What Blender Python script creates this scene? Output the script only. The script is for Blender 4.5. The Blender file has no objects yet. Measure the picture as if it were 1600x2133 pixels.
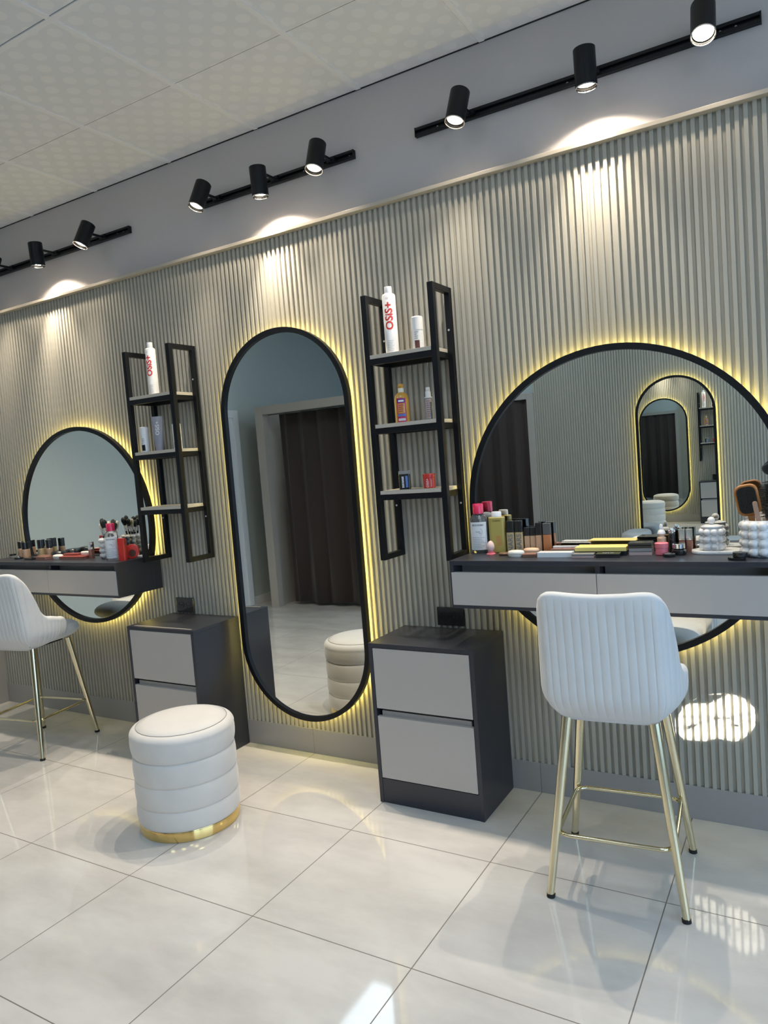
import bpy, math, random
from mathutils import Vector, Matrix
random.seed(7)
PI = math.pi
C = bpy.context.scene.collection
S = bpy.context.scene

# ------------------------------------------------------------------ camera
cam_d = bpy.data.cameras.new('camera'); cam = bpy.data.objects.new('camera', cam_d); C.objects.link(cam); S.camera = cam
yaw, pitch, roll = 0.5372, -0.0718, 0.0779
cam.matrix_world = (Matrix.Translation((2.8475, -2.895, 1.4725)) @ Matrix.Rotation(yaw, 4, 'Z') @ Matrix.Rotation(pitch, 4, 'X')
                    @ Matrix.Rotation(roll, 4, 'Y') @ Matrix.Rotation(PI/2, 4, 'X'))
cam_d.sensor_fit = 'VERTICAL'; cam_d.sensor_height = 24.0; cam_d.lens = 1515.46/2133*24.0
cam_d.clip_start = 0.02; cam_d.clip_end = 200
S.view_settings.view_transform = 'Standard'; S.view_settings.look = 'None'
S.view_settings.exposure = 0.08; S.view_settings.gamma = 1.0; S.view_settings.use_curve_mapping = False
S.cycles.max_bounces = 10; S.cycles.diffuse_bounces = 5; S.cycles.glossy_bounces = 6; S.cycles.sample_clamp_indirect = 6.0
S.cycles.caustics_reflective = False; S.cycles.caustics_refractive = False

# ------------------------------------------------------------------ world and daylight
SKY = 3.0; PANEL_W = 6.0; SPOT_BEAM = 64.0; SPOT_WIDE = 8.5; STRIP = 24.0
w = bpy.data.worlds.new('sky'); S.world = w; w.use_nodes = True
w.node_tree.nodes['Background'].inputs[0].default_value = (0.46, 0.70, 1.0, 1); w.node_tree.nodes['Background'].inputs[1].default_value = SKY

def light(name, kind, loc, direction, energy, color, parent=None, **kw):
    d = bpy.data.lights.new(name, kind); d.energy = energy; d.color = color
    for k, v in kw.items(): setattr(d, k, v)
    o = bpy.data.objects.new(name, d); C.objects.link(o); o.location = loc
    o.rotation_mode = 'QUATERNION'; o.rotation_quaternion = Vector(direction).to_track_quat('-Z', 'Y')
    if parent: o.parent = parent
    return o
RX, LX, BY, H = 5.0, -2.5, -5.4, 3.1418
win = light('window_daylight', 'AREA', (RX+0.10, -2.6, 1.45), (-1, 0, 0), 1.0, (1, 1, 1), shape='RECTANGLE', size=3.9, size_y=2.5)
win.data.cycles.is_portal = True
# low sun coming in through the shop window on the right, a small patch on the ribbed wall
sun_t = Vector((2.50, 0.0, 0.40)); sun_p = Vector((7.3, -4.6, 2.55))
light('sun_beam', 'SPOT', sun_p, sun_t-sun_p, 26000.0, (1.0, 0.97, 0.9), spot_size=math.radians(1.62), spot_blend=0.10, shadow_soft_size=0.003)

# ------------------------------------------------------------------ materials
def mat(name, col, rough=0.5, metal=0.0, **kw):
    m = bpy.data.materials.new(name); m.use_nodes = True
    b = m.node_tree.nodes['Principled BSDF']
    b.inputs['Base Color'].default_value = (*col, 1); b.inputs['Roughness'].default_value = rough; b.inputs['Metallic'].default_value = metal
    nt = m.node_tree
    if 'spec' in kw: b.inputs['Specular IOR Level'].default_value = kw['spec']
    if 'emit' in kw: b.inputs['Emission Color'].default_value = (*kw.get('ecol', col), 1); b.inputs['Emission Strength'].default_value = kw['emit']
    if 'trans' in kw: b.inputs['Transmission Weight'].default_value = kw['trans']; b.inputs['IOR'].default_value = kw.get('ior', 1.33)
    if 'sheen' in kw: b.inputs['Sheen Weight'].default_value = kw['sheen']; b.inputs['Sheen Roughness'].default_value = 0.4
    if 'coat' in kw: b.inputs['Coat Weight'].default_value = kw['coat']; b.inputs['Coat Roughness'].default_value = 0.08
    if 'noise' in kw:      # (scale, colour amount, bump)
        sc, am, bp = kw['noise']
        tc = nt.nodes.new('ShaderNodeTexCoord'); n = nt.nodes.new('ShaderNodeTexNoise'); n.inputs['Scale'].default_value = sc; n.inputs['Detail'].default_value = 6
        nt.links.new(tc.outputs['Object'], n.inputs['Vector'])
        if am:
            mx = nt.nodes.new('ShaderNodeMix'); mx.data_type = 'RGBA'
            mx.inputs['A'].default_value = (*[c*(1-am) for c in col], 1); mx.inputs['B'].default_value = (*[min(1, c*(1+am)) for c in col], 1)
            nt.links.new(n.outputs['Fac'], mx.inputs['Factor']); nt.links.new(mx.outputs['Result'], b.inputs['Base Color'])
        if bp:
            bu = nt.nodes.new('ShaderNodeBump'); bu.inputs['Strength'].default_value = bp; bu.inputs['Distance'].default_value = 0.002
            nt.links.new(n.outputs['Fac'], bu.inputs['Height']); nt.links.new(bu.outputs['Normal'], b.inputs['Normal'])
    return m
M = {}
M['upper'] = mat('warm_grey_wall_paint', (0.56, 0.535, 0.535), 0.6, noise=(60, 0.02, 0.05))
M['flute'] = mat('ribbed_panel_beige_grey', (0.425, 0.405, 0.345), 0.45, noise=(6, 0.015, 0))
M['trimm'] = mat('panel_cap_beige', (0.45, 0.41, 0.34), 0.4, noise=(30, 0.02, 0))
M['base'] = mat('baseboard_taupe', (0.34, 0.325, 0.31), 0.35, noise=(30, 0.02, 0))
M['plain'] = mat('blue_grey_wall_paint', (0.52, 0.58, 0.57), 0.6, noise=(40, 0.02, 0.04))
M['frame'] = mat('door_frame_taupe', (0.42, 0.39, 0.35), 0.5, noise=(40, 0.02, 0))
M['curtain'] = mat('brown_curtain_cloth', (0.045, 0.032, 0.028), 0.9, sheen=0.2, noise=(150, 0.1, 0.2))
M['dark'] = mat('anthracite_laminate', (0.028, 0.030, 0.040), 0.34, noise=(120, 0.06, 0.02))
M['taupe'] = mat('taupe_drawer_front', (0.44, 0.415, 0.39), 0.38, noise=(60, 0.015, 0))
M['black'] = mat('black_powder_coat', (0.005, 0.006, 0.008), 0.40, spec=0.3, noise=(400, 0.1, 0))
M['board'] = mat('shelf_board_beige', (0.50, 0.46, 0.39), 0.4, noise=(60, 0.03, 0))
M['mirror'] = mat('mirror_glass', (0.84, 0.88, 0.87), 0.0, 1.0)
M['strip'] = mat('yellow_light_strip', (1, 0.8, 0.2), 0.5, emit=STRIP, ecol=(1.0, 0.80, 0.20))
M['velvet'] = mat('light_grey_velvet', (0.65, 0.655, 0.65), 0.85, sheen=0.5, noise=(11, 0.08, 0.15))
M['cream'] = mat('cream_velvet', (0.64, 0.62, 0.59), 0.85, sheen=0.5, noise=(8, 0.10, 0.15))
M['seam'] = mat('grey_seam', (0.33, 0.32, 0.30), 0.9, noise=(100, 0.1, 0))
M['gold'] = mat('champagne_gold_metal', (0.80, 0.72, 0.50), 0.17, 1.0, noise=(20, 0.03, 0))
M['brass'] = mat('polished_gold_band', (0.83, 0.62, 0.25), 0.12, 1.0, noise=(8, 0.04, 0.02))
M['rubber'] = mat('black_rubber', (0.01, 0.01, 0.01), 0.7, noise=(90, 0.1, 0))
M['screw'] = mat('bright_screw_head', (0.75, 0.75, 0.75), 0.3, 0.6, noise=(90, 0.1, 0))
M['chrome'] = mat('chrome', (0.85, 0.85, 0.85), 0.08, 1.0, noise=(50, 0.02, 0))
M['bulb'] = mat('lit_lamp_face', (1, 0.9, 0.75), 0.3, emit=9.0, ecol=(1.0, 0.86, 0.66))
M['bulbhot'] = mat('lit_lamp_core', (1, 0.9, 0.75), 0.3, emit=30.0, ecol=(1.0, 0.88, 0.70))
M['reflector'] = mat('lamp_reflector', (0.9, 0.88, 0.85), 0.25, 1.0, noise=(180, 0.3, 0.6))
M['lens'] = mat('faceted_lamp_lens', (1, 0.9, 0.75), 0.3, emit=1.0)
M['white'] = mat('white_plastic', (0.80, 0.81, 0.82), 0.35, coat=0.3, noise=(50, 0.01, 0))
M['ceramic'] = mat('white_ceramic', (0.80, 0.80, 0.79), 0.28, coat=0.4, noise=(20, 0.02, 0))
M['paper'] = mat('white_label_paper', (0.78, 0.79, 0.80), 0.6, noise=(50, 0.01, 0))
M['blackp'] = mat('glossy_black_plastic', (0.012, 0.012, 0.013), 0.22, coat=0.5, noise=(60, 0.05, 0))
M['red'] = mat('red_plastic', (0.62, 0.04, 0.03), 0.35, coat=0.3, noise=(60, 0.03, 0))
M['pinkcap'] = mat('raspberry_red_cap', (0.72, 0.025, 0.10), 0.3, coat=0.4, noise=(60, 0.03, 0))
M['pink'] = mat('pink_plastic', (0.85, 0.20, 0.24), 0.35, coat=0.3, noise=(60, 0.03, 0))
M['palepink'] = mat('pale_pink_sponge', (0.82, 0.60, 0.56), 0.8, noise=(80, 0.05, 0.2))
M['clear'] = mat('clear_bottle', (0.93, 0.95, 0.95), 0.05, trans=0.9, ior=1.33, noise=(10, 0.01, 0))
M['water'] = mat('clear_smoky_plastic', (0.62, 0.60, 0.60), 0.08, trans=0.6, ior=1.3, noise=(10, 0.03, 0))
M['olive'] = mat('olive_yellow_bottle', (0.44, 0.36, 0.095), 0.3, coat=0.4, noise=(20, 0.04, 0))
M['beige'] = mat('beige_liquid', (0.56, 0.36, 0.22), 0.25, coat=0.5, noise=(20, 0.04, 0))
M['sand'] = mat('sand_liquid', (0.50, 0.38, 0.20), 0.25, coat=0.5, noise=(20, 0.04, 0))
M['orange'] = mat('orange_brown_liquid', (0.55, 0.21, 0.08), 0.2, coat=0.5, noise=(20, 0.05, 0))
M['greycap'] = mat('dark_grey_cap', (0.10, 0.10, 0.10), 0.35, coat=0.2, noise=(40, 0.03, 0))
M['peach'] = mat('peach_plastic', (0.80, 0.52, 0.34), 0.4, coat=0.3, noise=(40, 0.02, 0))
M['ivory'] = mat('ivory_plastic', (0.80, 0.76, 0.68), 0.4, coat=0.3, noise=(40, 0.02, 0))
M['yellow'] = mat('yellow_card', (0.85, 0.68, 0.22), 0.5, noise=(40, 0.02, 0))
M['bronze'] = mat('rose_bronze', (0.48, 0.24, 0.18), 0.28, 0.6, noise=(30, 0.06, 0))
M['brownp'] = mat('brown_plastic', (0.20, 0.11, 0.07), 0.3, coat=0.4, noise=(30, 0.1, 0))
M['redpal'] = mat('brick_red_palette', (0.36, 0.085, 0.065), 0.35, coat=0.3, noise=(30, 0.08, 0))
M['mauve'] = mat('mauve_powder', (0.50, 0.36, 0.34), 0.5, noise=(200, 0.2, 0.1))
M['goldb'] = mat('golden_shampoo_bottle', (0.62, 0.33, 0.05), 0.28, coat=0.5, noise=(20, 0.05, 0))
M['purple'] = mat('purple_label', (0.12, 0.02, 0.20), 0.4, noise=(40, 0.05, 0))
M['magenta'] = mat('magenta_label', (0.55, 0.03, 0.12), 0.4, noise=(40, 0.05, 0))
M['blue'] = mat('blue_label', (0.12, 0.22, 0.55), 0.4, noise=(40, 0.05, 0))
M['brownlab'] = mat('brown_label', (0.10, 0.035, 0.025), 0.4, noise=(40, 0.2, 0))
M['lilac'] = mat('lilac_grey_tube', (0.30, 0.30, 0.36), 0.35, coat=0.2, noise=(30, 0.03, 0))
M['redink'] = mat('red_print', (0.72, 0.05, 0.04), 0.5, noise=(50, 0.02, 0))
M['greyink'] = mat('grey_print', (0.16, 0.17, 0.19), 0.5, noise=(50, 0.02, 0))
M['whiteink'] = mat('white_print', (0.85, 0.85, 0.85), 0.5, noise=(50, 0.02, 0))
M['wood'] = mat('orange_brown_wood', (0.42, 0.16, 0.03), 0.35, coat=0.4, noise=(12, 0.25, 0))
M['palewood'] = mat('pale_brown_wood', (0.42, 0.26, 0.18), 0.5, noise=(12, 0.15, 0))
M['bristle'] = mat('dark_bristles', (0.012, 0.016, 0.014), 0.7, noise=(300, 0.3, 0.6))
M['creamhair'] = mat('cream_bristles', (0.75, 0.66, 0.50), 0.9, noise=(200, 0.1, 0.4))
M['whitewd'] = mat('white_door_paint', (0.75, 0.78, 0.80), 0.4, noise=(20, 0.02, 0))
M['cloth'] = mat('black_knit_cloth', (0.012, 0.012, 0.014), 0.9, sheen=0.3, noise=(200, 0.2, 0.3))
M['trouser'] = mat('dark_denim_cloth', (0.02, 0.025, 0.04), 0.9, noise=(250, 0.2, 0.3))
M['skin'] = mat('skin', (0.60, 0.38, 0.28), 0.5, noise=(40, 0.05, 0.05))
M['hair'] = mat('dark_hair', (0.02, 0.013, 0.01), 0.5, noise=(120, 0.3, 0.5))
M['leaf'] = mat('plant_leaf', (0.04, 0.12, 0.03), 0.4, noise=(20, 0.2, 0))
M['pot'] = mat('plant_pot', (0.25, 0.24, 0.23), 0.5, noise=(20, 0.05, 0))
M['pave'] = mat('pavement', (0.30, 0.29, 0.28), 0.8, noise=(12, 0.1, 0.2))
M['glasspane'] = mat('window_glass', (1, 1, 1), 0.0, trans=1.0, ior=1.01)
M['panel'] = mat('ceiling_light_diffuser', (1, 1, 1), 0.5, emit=2.0, ecol=(0.75, 0.88, 1.0))

def math_node(nt, op, a, b=None):
    n = nt.nodes.new('ShaderNodeMath'); n.operation = op
    for i, v in enumerate((a, b)):
        if v is None: continue
        if isinstance(v, (int, float)): n.inputs[i].default_value = v
        else: nt.links.new(v, n.inputs[i])
    return n.outputs[0]
def line_mask(nt, coord, pitch, off, half):
    t = math_node(nt, 'SUBTRACT', coord, off-pitch/2)
    f = math_node(nt, 'FLOORED_MODULO' if False else 'MODULO', math_node(nt, 'ADD', t, pitch*100), pitch)
    d = math_node(nt, 'ABSOLUTE', math_node(nt, 'SUBTRACT', f, pitch/2))
    return math_node(nt, 'LESS_THAN', d, half)
def floor_material():
    m = mat('polished_porcelain_tiles', (0.66, 0.635, 0.595), 0.09, spec=0.62)
    nt = m.node_tree; b = nt.nodes['Principled BSDF']
    tc = nt.nodes.new('ShaderNodeTexCoord'); sp = nt.nodes.new('ShaderNodeSeparateXYZ'); nt.links.new(tc.outputs['Object'], sp.inputs[0])
    mx = math_node(nt, 'MAXIMUM', line_mask(nt, sp.outputs[0], 0.6, 0.0, 0.0018), line_mask(nt, sp.outputs[1], 0.6, -0.5826, 0.0018))
    n = nt.nodes.new('ShaderNodeTexNoise'); n.inputs['Scale'].default_value = 2.2; n.inputs['Detail'].default_value = 9; n.inputs['Roughness'].default_value = 0.62
    mp = nt.nodes.new('ShaderNodeMapping'); mp.inputs['Scale'].default_value = (1, 2.2, 1); nt.links.new(tc.outputs['Object'], mp.inputs[0]); nt.links.new(mp.outputs[0], n.inputs['Vector'])
    r = nt.nodes.new('ShaderNodeValToRGB'); r.color_ramp.elements[0].position = 0.32; r.color_ramp.elements[0].color = (0.52, 0.50, 0.475, 1)
    r.color_ramp.elements[1].position = 0.62; r.color_ramp.elements[1].color = (0.64, 0.62, 0.585, 1); nt.links.new(n.outputs['Fac'], r.inputs[0])
    mc = nt.nodes.new('ShaderNodeMix'); mc.data_type = 'RGBA'; nt.links.new(mx, mc.inputs['Factor']); nt.links.new(r.outputs[0], mc.inputs['A']); mc.inputs['B'].default_value = (0.17, 0.155, 0.135, 1)
    nt.links.new(mc.outputs['Result'], b.inputs['Base Color'])
    nt.links.new(math_node(nt, 'ADD', math_node(nt, 'MULTIPLY', mx, 0.5), 0.055), b.inputs['Roughness'])
    bu = nt.nodes.new('ShaderNodeBump'); bu.inputs['Strength'].default_value = 0.35; bu.inputs['Distance'].default_value = 0.001; bu.invert = True
    nt.links.new(mx, bu.inputs['Height']); nt.links.new(bu.outputs['Normal'], b.inputs['Normal'])
    return m
def ceiling_material():
    m = mat('patterned_ceiling_tile', (0.60, 0.61, 0.61), 0.7)
    nt = m.node_tree; b = nt.nodes['Principled BSDF']
    tc = nt.nodes.new('ShaderNodeTexCoord'); sp = nt.nodes.new('ShaderNodeSeparateXYZ'); nt.links.new(tc.outputs['Object'], sp.inputs[0])
    def dots(ox, oy):
        c = []
        for k, o in ((0, ox), (1, oy)):
            t = math_node(nt, 'MODULO', math_node(nt, 'ADD', sp.outputs[k], 12.0-o), 0.12)
            c.append(math_node(nt, 'POWER', math_node(nt, 'ABSOLUTE', math_node(nt, 'SUBTRACT', t, 0.06)), 2))
        return math_node(nt, 'LESS_THAN', math_node(nt, 'ADD', c[0], c[1]), 0.028**2)
    d = math_node(nt, 'MAXIMUM', dots(0.5307, -0.4766), dots(0.5907, -0.4166))
    jx = math_node(nt, 'MAXIMUM', line_mask(nt, sp.outputs[0], 0.6, 0.5307-0.0135, 0.0012), line_mask(nt, sp.outputs[1], 0.6, -0.4766-0.0135, 0.0012))
    mc = nt.nodes.new('ShaderNodeMix'); mc.data_type = 'RGBA'; nt.links.new(d, mc.inputs['Factor']); mc.inputs['A'].default_value = (0.82, 0.84, 0.86, 1); mc.inputs['B'].default_value = (0.87, 0.885, 0.90, 1)
    m2 = nt.nodes.new('ShaderNodeMix'); m2.data_type = 'RGBA'; nt.links.new(jx, m2.inputs['Factor']); nt.links.new(mc.outputs['Result'], m2.inputs['A']); m2.inputs['B'].default_value = (0.10, 0.10, 0.11, 1)
    nt.links.new(m2.outputs['Result'], b.inputs['Base Color'])
    nt.links.new(math_node(nt, 'SUBTRACT', 0.62, math_node(nt, 'MULTIPLY', d, 0.2)), b.inputs['Roughness'])
    return m
def lens_material():
    m = M['lens']; nt = m.node_tree; b = nt.nodes['Principled BSDF']; tc = nt.nodes.new('ShaderNodeTexCoord')
    n = nt.nodes.new('ShaderNodeTexVoronoi'); n.inputs['Scale'].default_value = 130; nt.links.new(tc.outputs['Object'], n.inputs['Vector'])
    nt.links.new(math_node(nt, 'ADD', math_node(nt, 'MULTIPLY', math_node(nt, 'POWER', n.outputs['Distance'], 2.0), 3.5), 0.75), b.inputs['Emission Strength'])
    b.inputs['Emission Color'].default_value = (1.0, 0.88, 0.70, 1)
lens_material()
M['floor'] = floor_material(); M['ceil'] = ceiling_material()
M['tbar'] = mat('ceiling_grid_white', (0.89, 0.90, 0.91), 0.5, noise=(30, 0.01, 0))

# ------------------------------------------------------------------ mesh helpers
class MB:
    def __init__(s): s.v = []; s.f = []
    def add(s, vs, fs, mtx=None):
        n = len(s.v); s.v += [tuple(mtx @ Vector(p)) if mtx else tuple(p) for p in vs]; s.f += [tuple(i+n for i in f) for f in fs]; return s
    def box(s, x0, x1, y0, y1, z0, z1, mtx=None):
        v = [(x, y, z) for z in (z0, z1) for x, y in ((x0, y0), (x1, y0), (x1, y1), (x0, y1))]
        return s.add(v, [(3, 2, 1, 0), (4, 5, 6, 7), (0, 1, 5, 4), (1, 2, 6, 5), (2, 3, 7, 6), (3, 0, 4, 7)], mtx)
    def lathe(s, prof, seg=32, mtx=None, sx=1.0, sy=1.0, caps=True):
        v = []; f = []; m = len(prof)
        for i in range(seg):
            a = 2*PI*i/seg
            for r, z in prof: v.append((r*math.cos(a)*sx, r*math.sin(a)*sy, z))
        for i in range(seg):
            j = (i+1) % seg
            for k in range(m-1): f.append((i*m+k, j*m+k, j*m+k+1, i*m+k+1))
        if caps and prof[0][0] > 1e-6: f.append(tuple(i*m for i in range(seg))[::-1])
        if caps and prof[-1][0] > 1e-6: f.append(tuple(i*m+m-1 for i in range(seg)))
        return s.add(v, f, mtx)
    def cyl(s, p0, p1, r0, r1=None, seg=20):
        p0 = Vector(p0); p1 = Vector(p1); r1 = r0 if r1 is None else r1
        q = (p1-p0).to_track_quat('Z', 'Y').to_matrix().to_4x4(); L = (p1-p0).length
        return s.lathe([(r0, 0), (r1, L)], seg, Matrix.Translation(p0) @ q)
    def tube(s, pts, r, seg=10, closed=False, rs=None):
        pts = [Vector(p) for p in pts]; n = len(pts); v = []; f = []; up = None
        for i, p in enumerate(pts):
            a = pts[(i-1) % n] if closed or i > 0 else p; b = pts[(i+1) % n] if closed or i < n-1 else p
            t = (b-a).normalized()
            if up is None: up = t.orthogonal().normalized()
            up = (up - t*up.dot(t)).normalized(); side = t.cross(up)
            rr = rs[i] if rs else r
            for k in range(seg):
                an = 2*PI*k/seg; v.append(p + up*(rr*math.cos(an)) + side*(rr*math.sin(an)))
        for i in range(n if closed else n-1):
            j = (i+1) % n
            for k in range(seg):
                l = (k+1) % seg; f.append((i*seg+k, i*seg+l, j*seg+l, j*seg+k))
        if not closed: f.append(tuple(range(seg))[::-1]); f.append(tuple((n-1)*seg+k for k in range(seg)))
        return s.add(v, f)
    def sphere(s, c, r, seg=16, sx=1, sy=1, sz=1):
        n = seg//2; prof = [(r*math.sin(PI*k/n), -r*math.cos(PI*k/n)*sz) for k in range(n+1)]; prof[0] = (0, prof[0][1]); prof[-1] = (0, prof[-1][1])
        return s.lathe(prof, seg, Matrix.Translation(c), sx, sy)
    def prism(s, outline, z0, z1, mtx=None):
        n = len(outline); v = [(x, y, z0) for x, y in outline] + [(x, y, z1) for x, y in outline]
        f = [tuple(range(n))[::-1], tuple(range(n, 2*n))] + [(i, (i+1) % n, n+(i+1) % n, n+i) for i in range(n)]
        return s.add(v, f, mtx)
    def build(s, name, m, parent=None, smooth=None, bevel=0.0, bseg=2, loc=None):
        me = bpy.data.meshes.new(name); me.from_pydata(s.v, [], s.f); me.materials.append(M[m] if isinstance(m, str) else m); me.update()
        if smooth:
            me.polygons.foreach_set('use_smooth', [True]*len(me.polygons)); me.set_sharp_from_angle(angle=math.radians(smooth))
        o = bpy.data.objects.new(name, me); C.objects.link(o)
        if parent: o.parent = parent
        if loc: o.location = loc
        if bevel:
            b = o.modifiers.new('bevel', 'BEVEL'); b.width = bevel; b.segments = bseg; b.limit_method = 'ANGLE'; b.harden_normals = False
        return o
def rrect(w, h, r, n=6, cx=0, cy=0):
    p = []
    for (sx, sy, a0) in ((1, 1, 0), (-1, 1, 90), (-1, -1, 180), (1, -1, 270)):
        for k in range(n+1):
            a = math.radians(a0+90*k/n); p.append((cx+sx*(w/2-r)+r*math.cos(a), cy+sy*(h/2-r)+r*math.sin(a)))
    return p
def tag(o, label=None, cat=None, group=None, kind=None):
    for k, v in (('label', label), ('category', cat), ('group', group), ('kind', kind)):
        if v: o[k] = v
    return o
def thing(name, label, cat, loc=(0, 0, 0), rz=0, group=None):
    o = bpy.data.objects.new(name, None); C.objects.link(o); o.location = loc; o.rotation_euler = (0, 0, rz); o.empty_display_size = 0.05
    return tag(o, label, cat, group)
def struct(o): o['kind'] = 'structure'; return o
def dup(o, loc=None, rz=None, label=None, parent=None):
    def cp(x, p):
        c = x.copy(); C.objects.link(c)
        if p: c.parent = p
        for ch in list(x.children): cp(ch, c)
        return c
    r = cp(o, parent)
    if loc: r.location = loc
    if rz is not None: r.rotation_euler = (0, 0, rz)
    if label: r['label'] = label
    return r
def text_geo(s, off=0.016):
    cu = bpy.data.curves.new('lettering', 'FONT'); cu.body = s; cu.align_x = 'CENTER'; cu.resolution_u = 3; cu.offset = off
    o = bpy.data.objects.new('lettering', cu); C.objects.link(o)
    dg = bpy.context.evaluated_depsgraph_get(); me = o.evaluated_get(dg).to_mesh()
    v = [tuple(x.co) for x in me.vertices]; f = [tuple(p.vertices) for p in me.polygons]
    o.evaluated_get(dg).to_mesh_clear(); bpy.data.objects.remove(o); bpy.data.curves.remove(cu)
    return v, f
def lettering(s, h, m, parent, pos, R=None, a0=0.0, vertical=False, stretch=1.0, flat_dir=None, name='lettering', bold=False):
    """letters of cap height h; R wraps them on a cylinder about the z axis of the parent, else flat in the xz plane facing -y"""
    v, f = text_geo(s, 0.030 if bold else 0.012); k = h/0.70; mid = 0.35
    if R or vertical: v, f = sliced(v, f, 'y' if vertical else 'x')
    out = []
    for x, y, z in v:
        X = x*k*stretch; Z = (y-mid)*k
        if vertical: X, Z = -Z, X
        if flat_dir == 'up': out.append((pos[0]+X, pos[1]+Z, pos[2])); continue
        if R: a = a0+X/R; out.append((pos[0]+R*math.sin(a), pos[1]-R*math.cos(a), pos[2]+Z))
        else:
            c, sn = math.cos(a0), math.sin(a0); out.append((pos[0]+X*c, pos[1]+X*sn, pos[2]+Z))
    mb = MB(); mb.add(out, f)
    return mb.build(name, m, parent)
def sliced(v, f, k):
    import bmesh
    bm = bmesh.new(); bv = [bm.verts.new(p) for p in v]
    for q in f:
        try: bm.faces.new([bv[i] for i in q])
        except ValueError: pass
    ax = Vector((0, 1, 0)) if k == 'y' else Vector((1, 0, 0)); lo = min(p[1 if k == 'y' else 0] for p in v); hi = max(p[1 if k == 'y' else 0] for p in v); n = 12 if k == 'y' else 40
    for i in range(1, n):
        bmesh.ops.bisect_plane(bm, geom=bm.verts[:]+bm.edges[:]+bm.faces[:], plane_co=ax*(lo+(hi-lo)*i/n), plane_no=ax)
    bm.verts.index_update(); out = [tuple(x.co) for x in bm.verts], [tuple(x.index for x in q.verts) for q in bm.faces]; bm.free(); return out
def wrap_patch(mb, R, a0, a1, z0, z1, n=10):
    v = []; f = []
    for i in range(n+1):
        a = a0+(a1-a0)*i/n; v += [(R*math.sin(a), -R*math.cos(a), z0), (R*math.sin(a), -R*math.cos(a), z1)]
    for i in range(n): f.append((2*i, 2*i+2, 2*i+3, 2*i+1))
    return mb.add(v, f)
def lines_patch(mb, R, a0, a1, z0, z1, n, th=0.0009):
    for i in range(n):
        z = z0+(z1-z0)*(i+0.5)/n; e = a1-(a1-a0)*random.uniform(0, 0.35); wrap_patch(mb, R, a0, e, z-th/2, z+th/2, 5)
    return mb

# ------------------------------------------------------------------ the room
struct(MB().box(LX-0.1, RX+0.1, BY-0.1, 0.15, -0.10, 0.0).build('floor', 'floor'))
cl = struct(MB().box(LX-0.1, RX+0.1, BY-0.1, 0.15, H+0.002, H+0.1).build('ceiling', 'ceil'))
g = MB()
for i in range(-6, 9):
    x = 0.5307+0.6*i
    if LX < x < RX: g.box(x-0.012, x+0.012, BY, 0.053, H-0.0015, H+0.003)
for j in range(-9, 1):
    y = -0.4766+0.6*j
    if y > BY and j != 0: g.box(LX, RX, y-0.012, y+0.012, H-0.0022, H+0.003)
g.build('grid_bars', 'tbar', cl)
g = MB()
g.box(LX, RX, 0.050, 0.053, H-0.003, H+0.002); g.build('shadow_gap', 'rubber', cl)
wf = struct(MB().box(LX-0.1, RX+0.1, 0.053, 0.15, 0.0, H).build('wall_front', 'upper'))
def flutes(x0, x1, z0, z1, pitch=0.028, rib=0.0150, depth=0.011, y0=0.0):
    prof = []; x = x0
    while x < x1-pitch:
        prof += [(x+0.0006, y0), (x+rib-0.0006, y0), (x+rib+0.0008, y0+depth), (x+pitch-0.0008, y0+depth)]; x += pitch
    prof += [(x, y0), (x+rib, y0)]
    mb = MB(); n = len(prof)
    v = [(a, b, z) for z in (z0, z1) for a, b in prof]; f = [(i, i+1, n+i+1, n+i) for i in range(n-1)]
    mb.add(v, f); mb.box(x0, x+rib, y0+depth+0.0005, y0+0.052, z0, z1)
    return mb
flutes(-2.03, RX-0.005, 0.131, 2.590).build('ribbed_panel', 'flute', wf, bevel=0)
struct(MB().box(-2.03, RX, -0.028, 0.053, 2.590, 2.606).build('trim_1', 'trimm', bevel=0.0015))
struct(MB().box(-2.42, -2.03, -0.09, 0.053, 0.0, 2.606).build('trim_2', 'base', bevel=0.002))
bb = MB(); xs = [-2.03, -0.60, 0.60, 1.80, 3.00, 4.20, RX-0.004]
for a, b in zip(xs[:-1], xs[1:]): bb.box(a+0.0006, b-0.0006, -0.001, 0.053, 0.0, 0.1305)
struct(bb.build('baseboard_front', 'base', bevel=0.001))
wl = struct(MB().box(LX-0.1, LX, BY, 0.053, 0, H).build('wall_left', 'plain'))
struct(MB().box(LX, LX+0.012, -5.39, -3.24, 0, 0.08).build('baseboard_left', 'whitewd', bevel=0.001))
wb = struct(MB().box(LX-0.1, RX+0.1, BY-0.1, BY, 0, H).build('wall_back', 'plain'))
fb = flutes(0.0, 4.75, 0.131, 2.590).build('ribbed_panel', 'flute', wb); fb.location = (4.85, BY+0.055, 0); fb.rotation_euler = (0, 0, PI)
struct(MB().box(0.102, RX, BY, BY+0.056, 0, 0.1305).build('baseboard_back', 'base', bevel=0.001))
# the wall on the right with the wide shop window
wr = MB()
wr.box(RX, RX+0.12, BY, -4.6, 0, H); wr.box(RX, RX+0.12, -0.6, 0.053, 0, H); wr.box(RX, RX+0.12, -4.6, -0.6, 2.75, H); wr.box(RX, RX+0.12, -4.6, -0.6, 0, 0.15)
struct(wr.build('wall_right', 'plain'))
wn = struct(MB().box(RX+0.03, RX+0.09, -4.6, -4.54, 0.15, 2.75).box(RX+0.03, RX+0.09, -0.66, -0.6, 0.15, 2.75).box(RX+0.03, RX+0.09, -4.54, -0.66, 2.69, 2.75)
            .box(RX+0.03, RX+0.09, -4.54, -0.66, 0.15, 0.21).box(RX+0.03, RX+0.09, -2.63, -2.57, 0.21, 2.69).build('window_1', 'whitewd', bevel=0.003))
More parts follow.
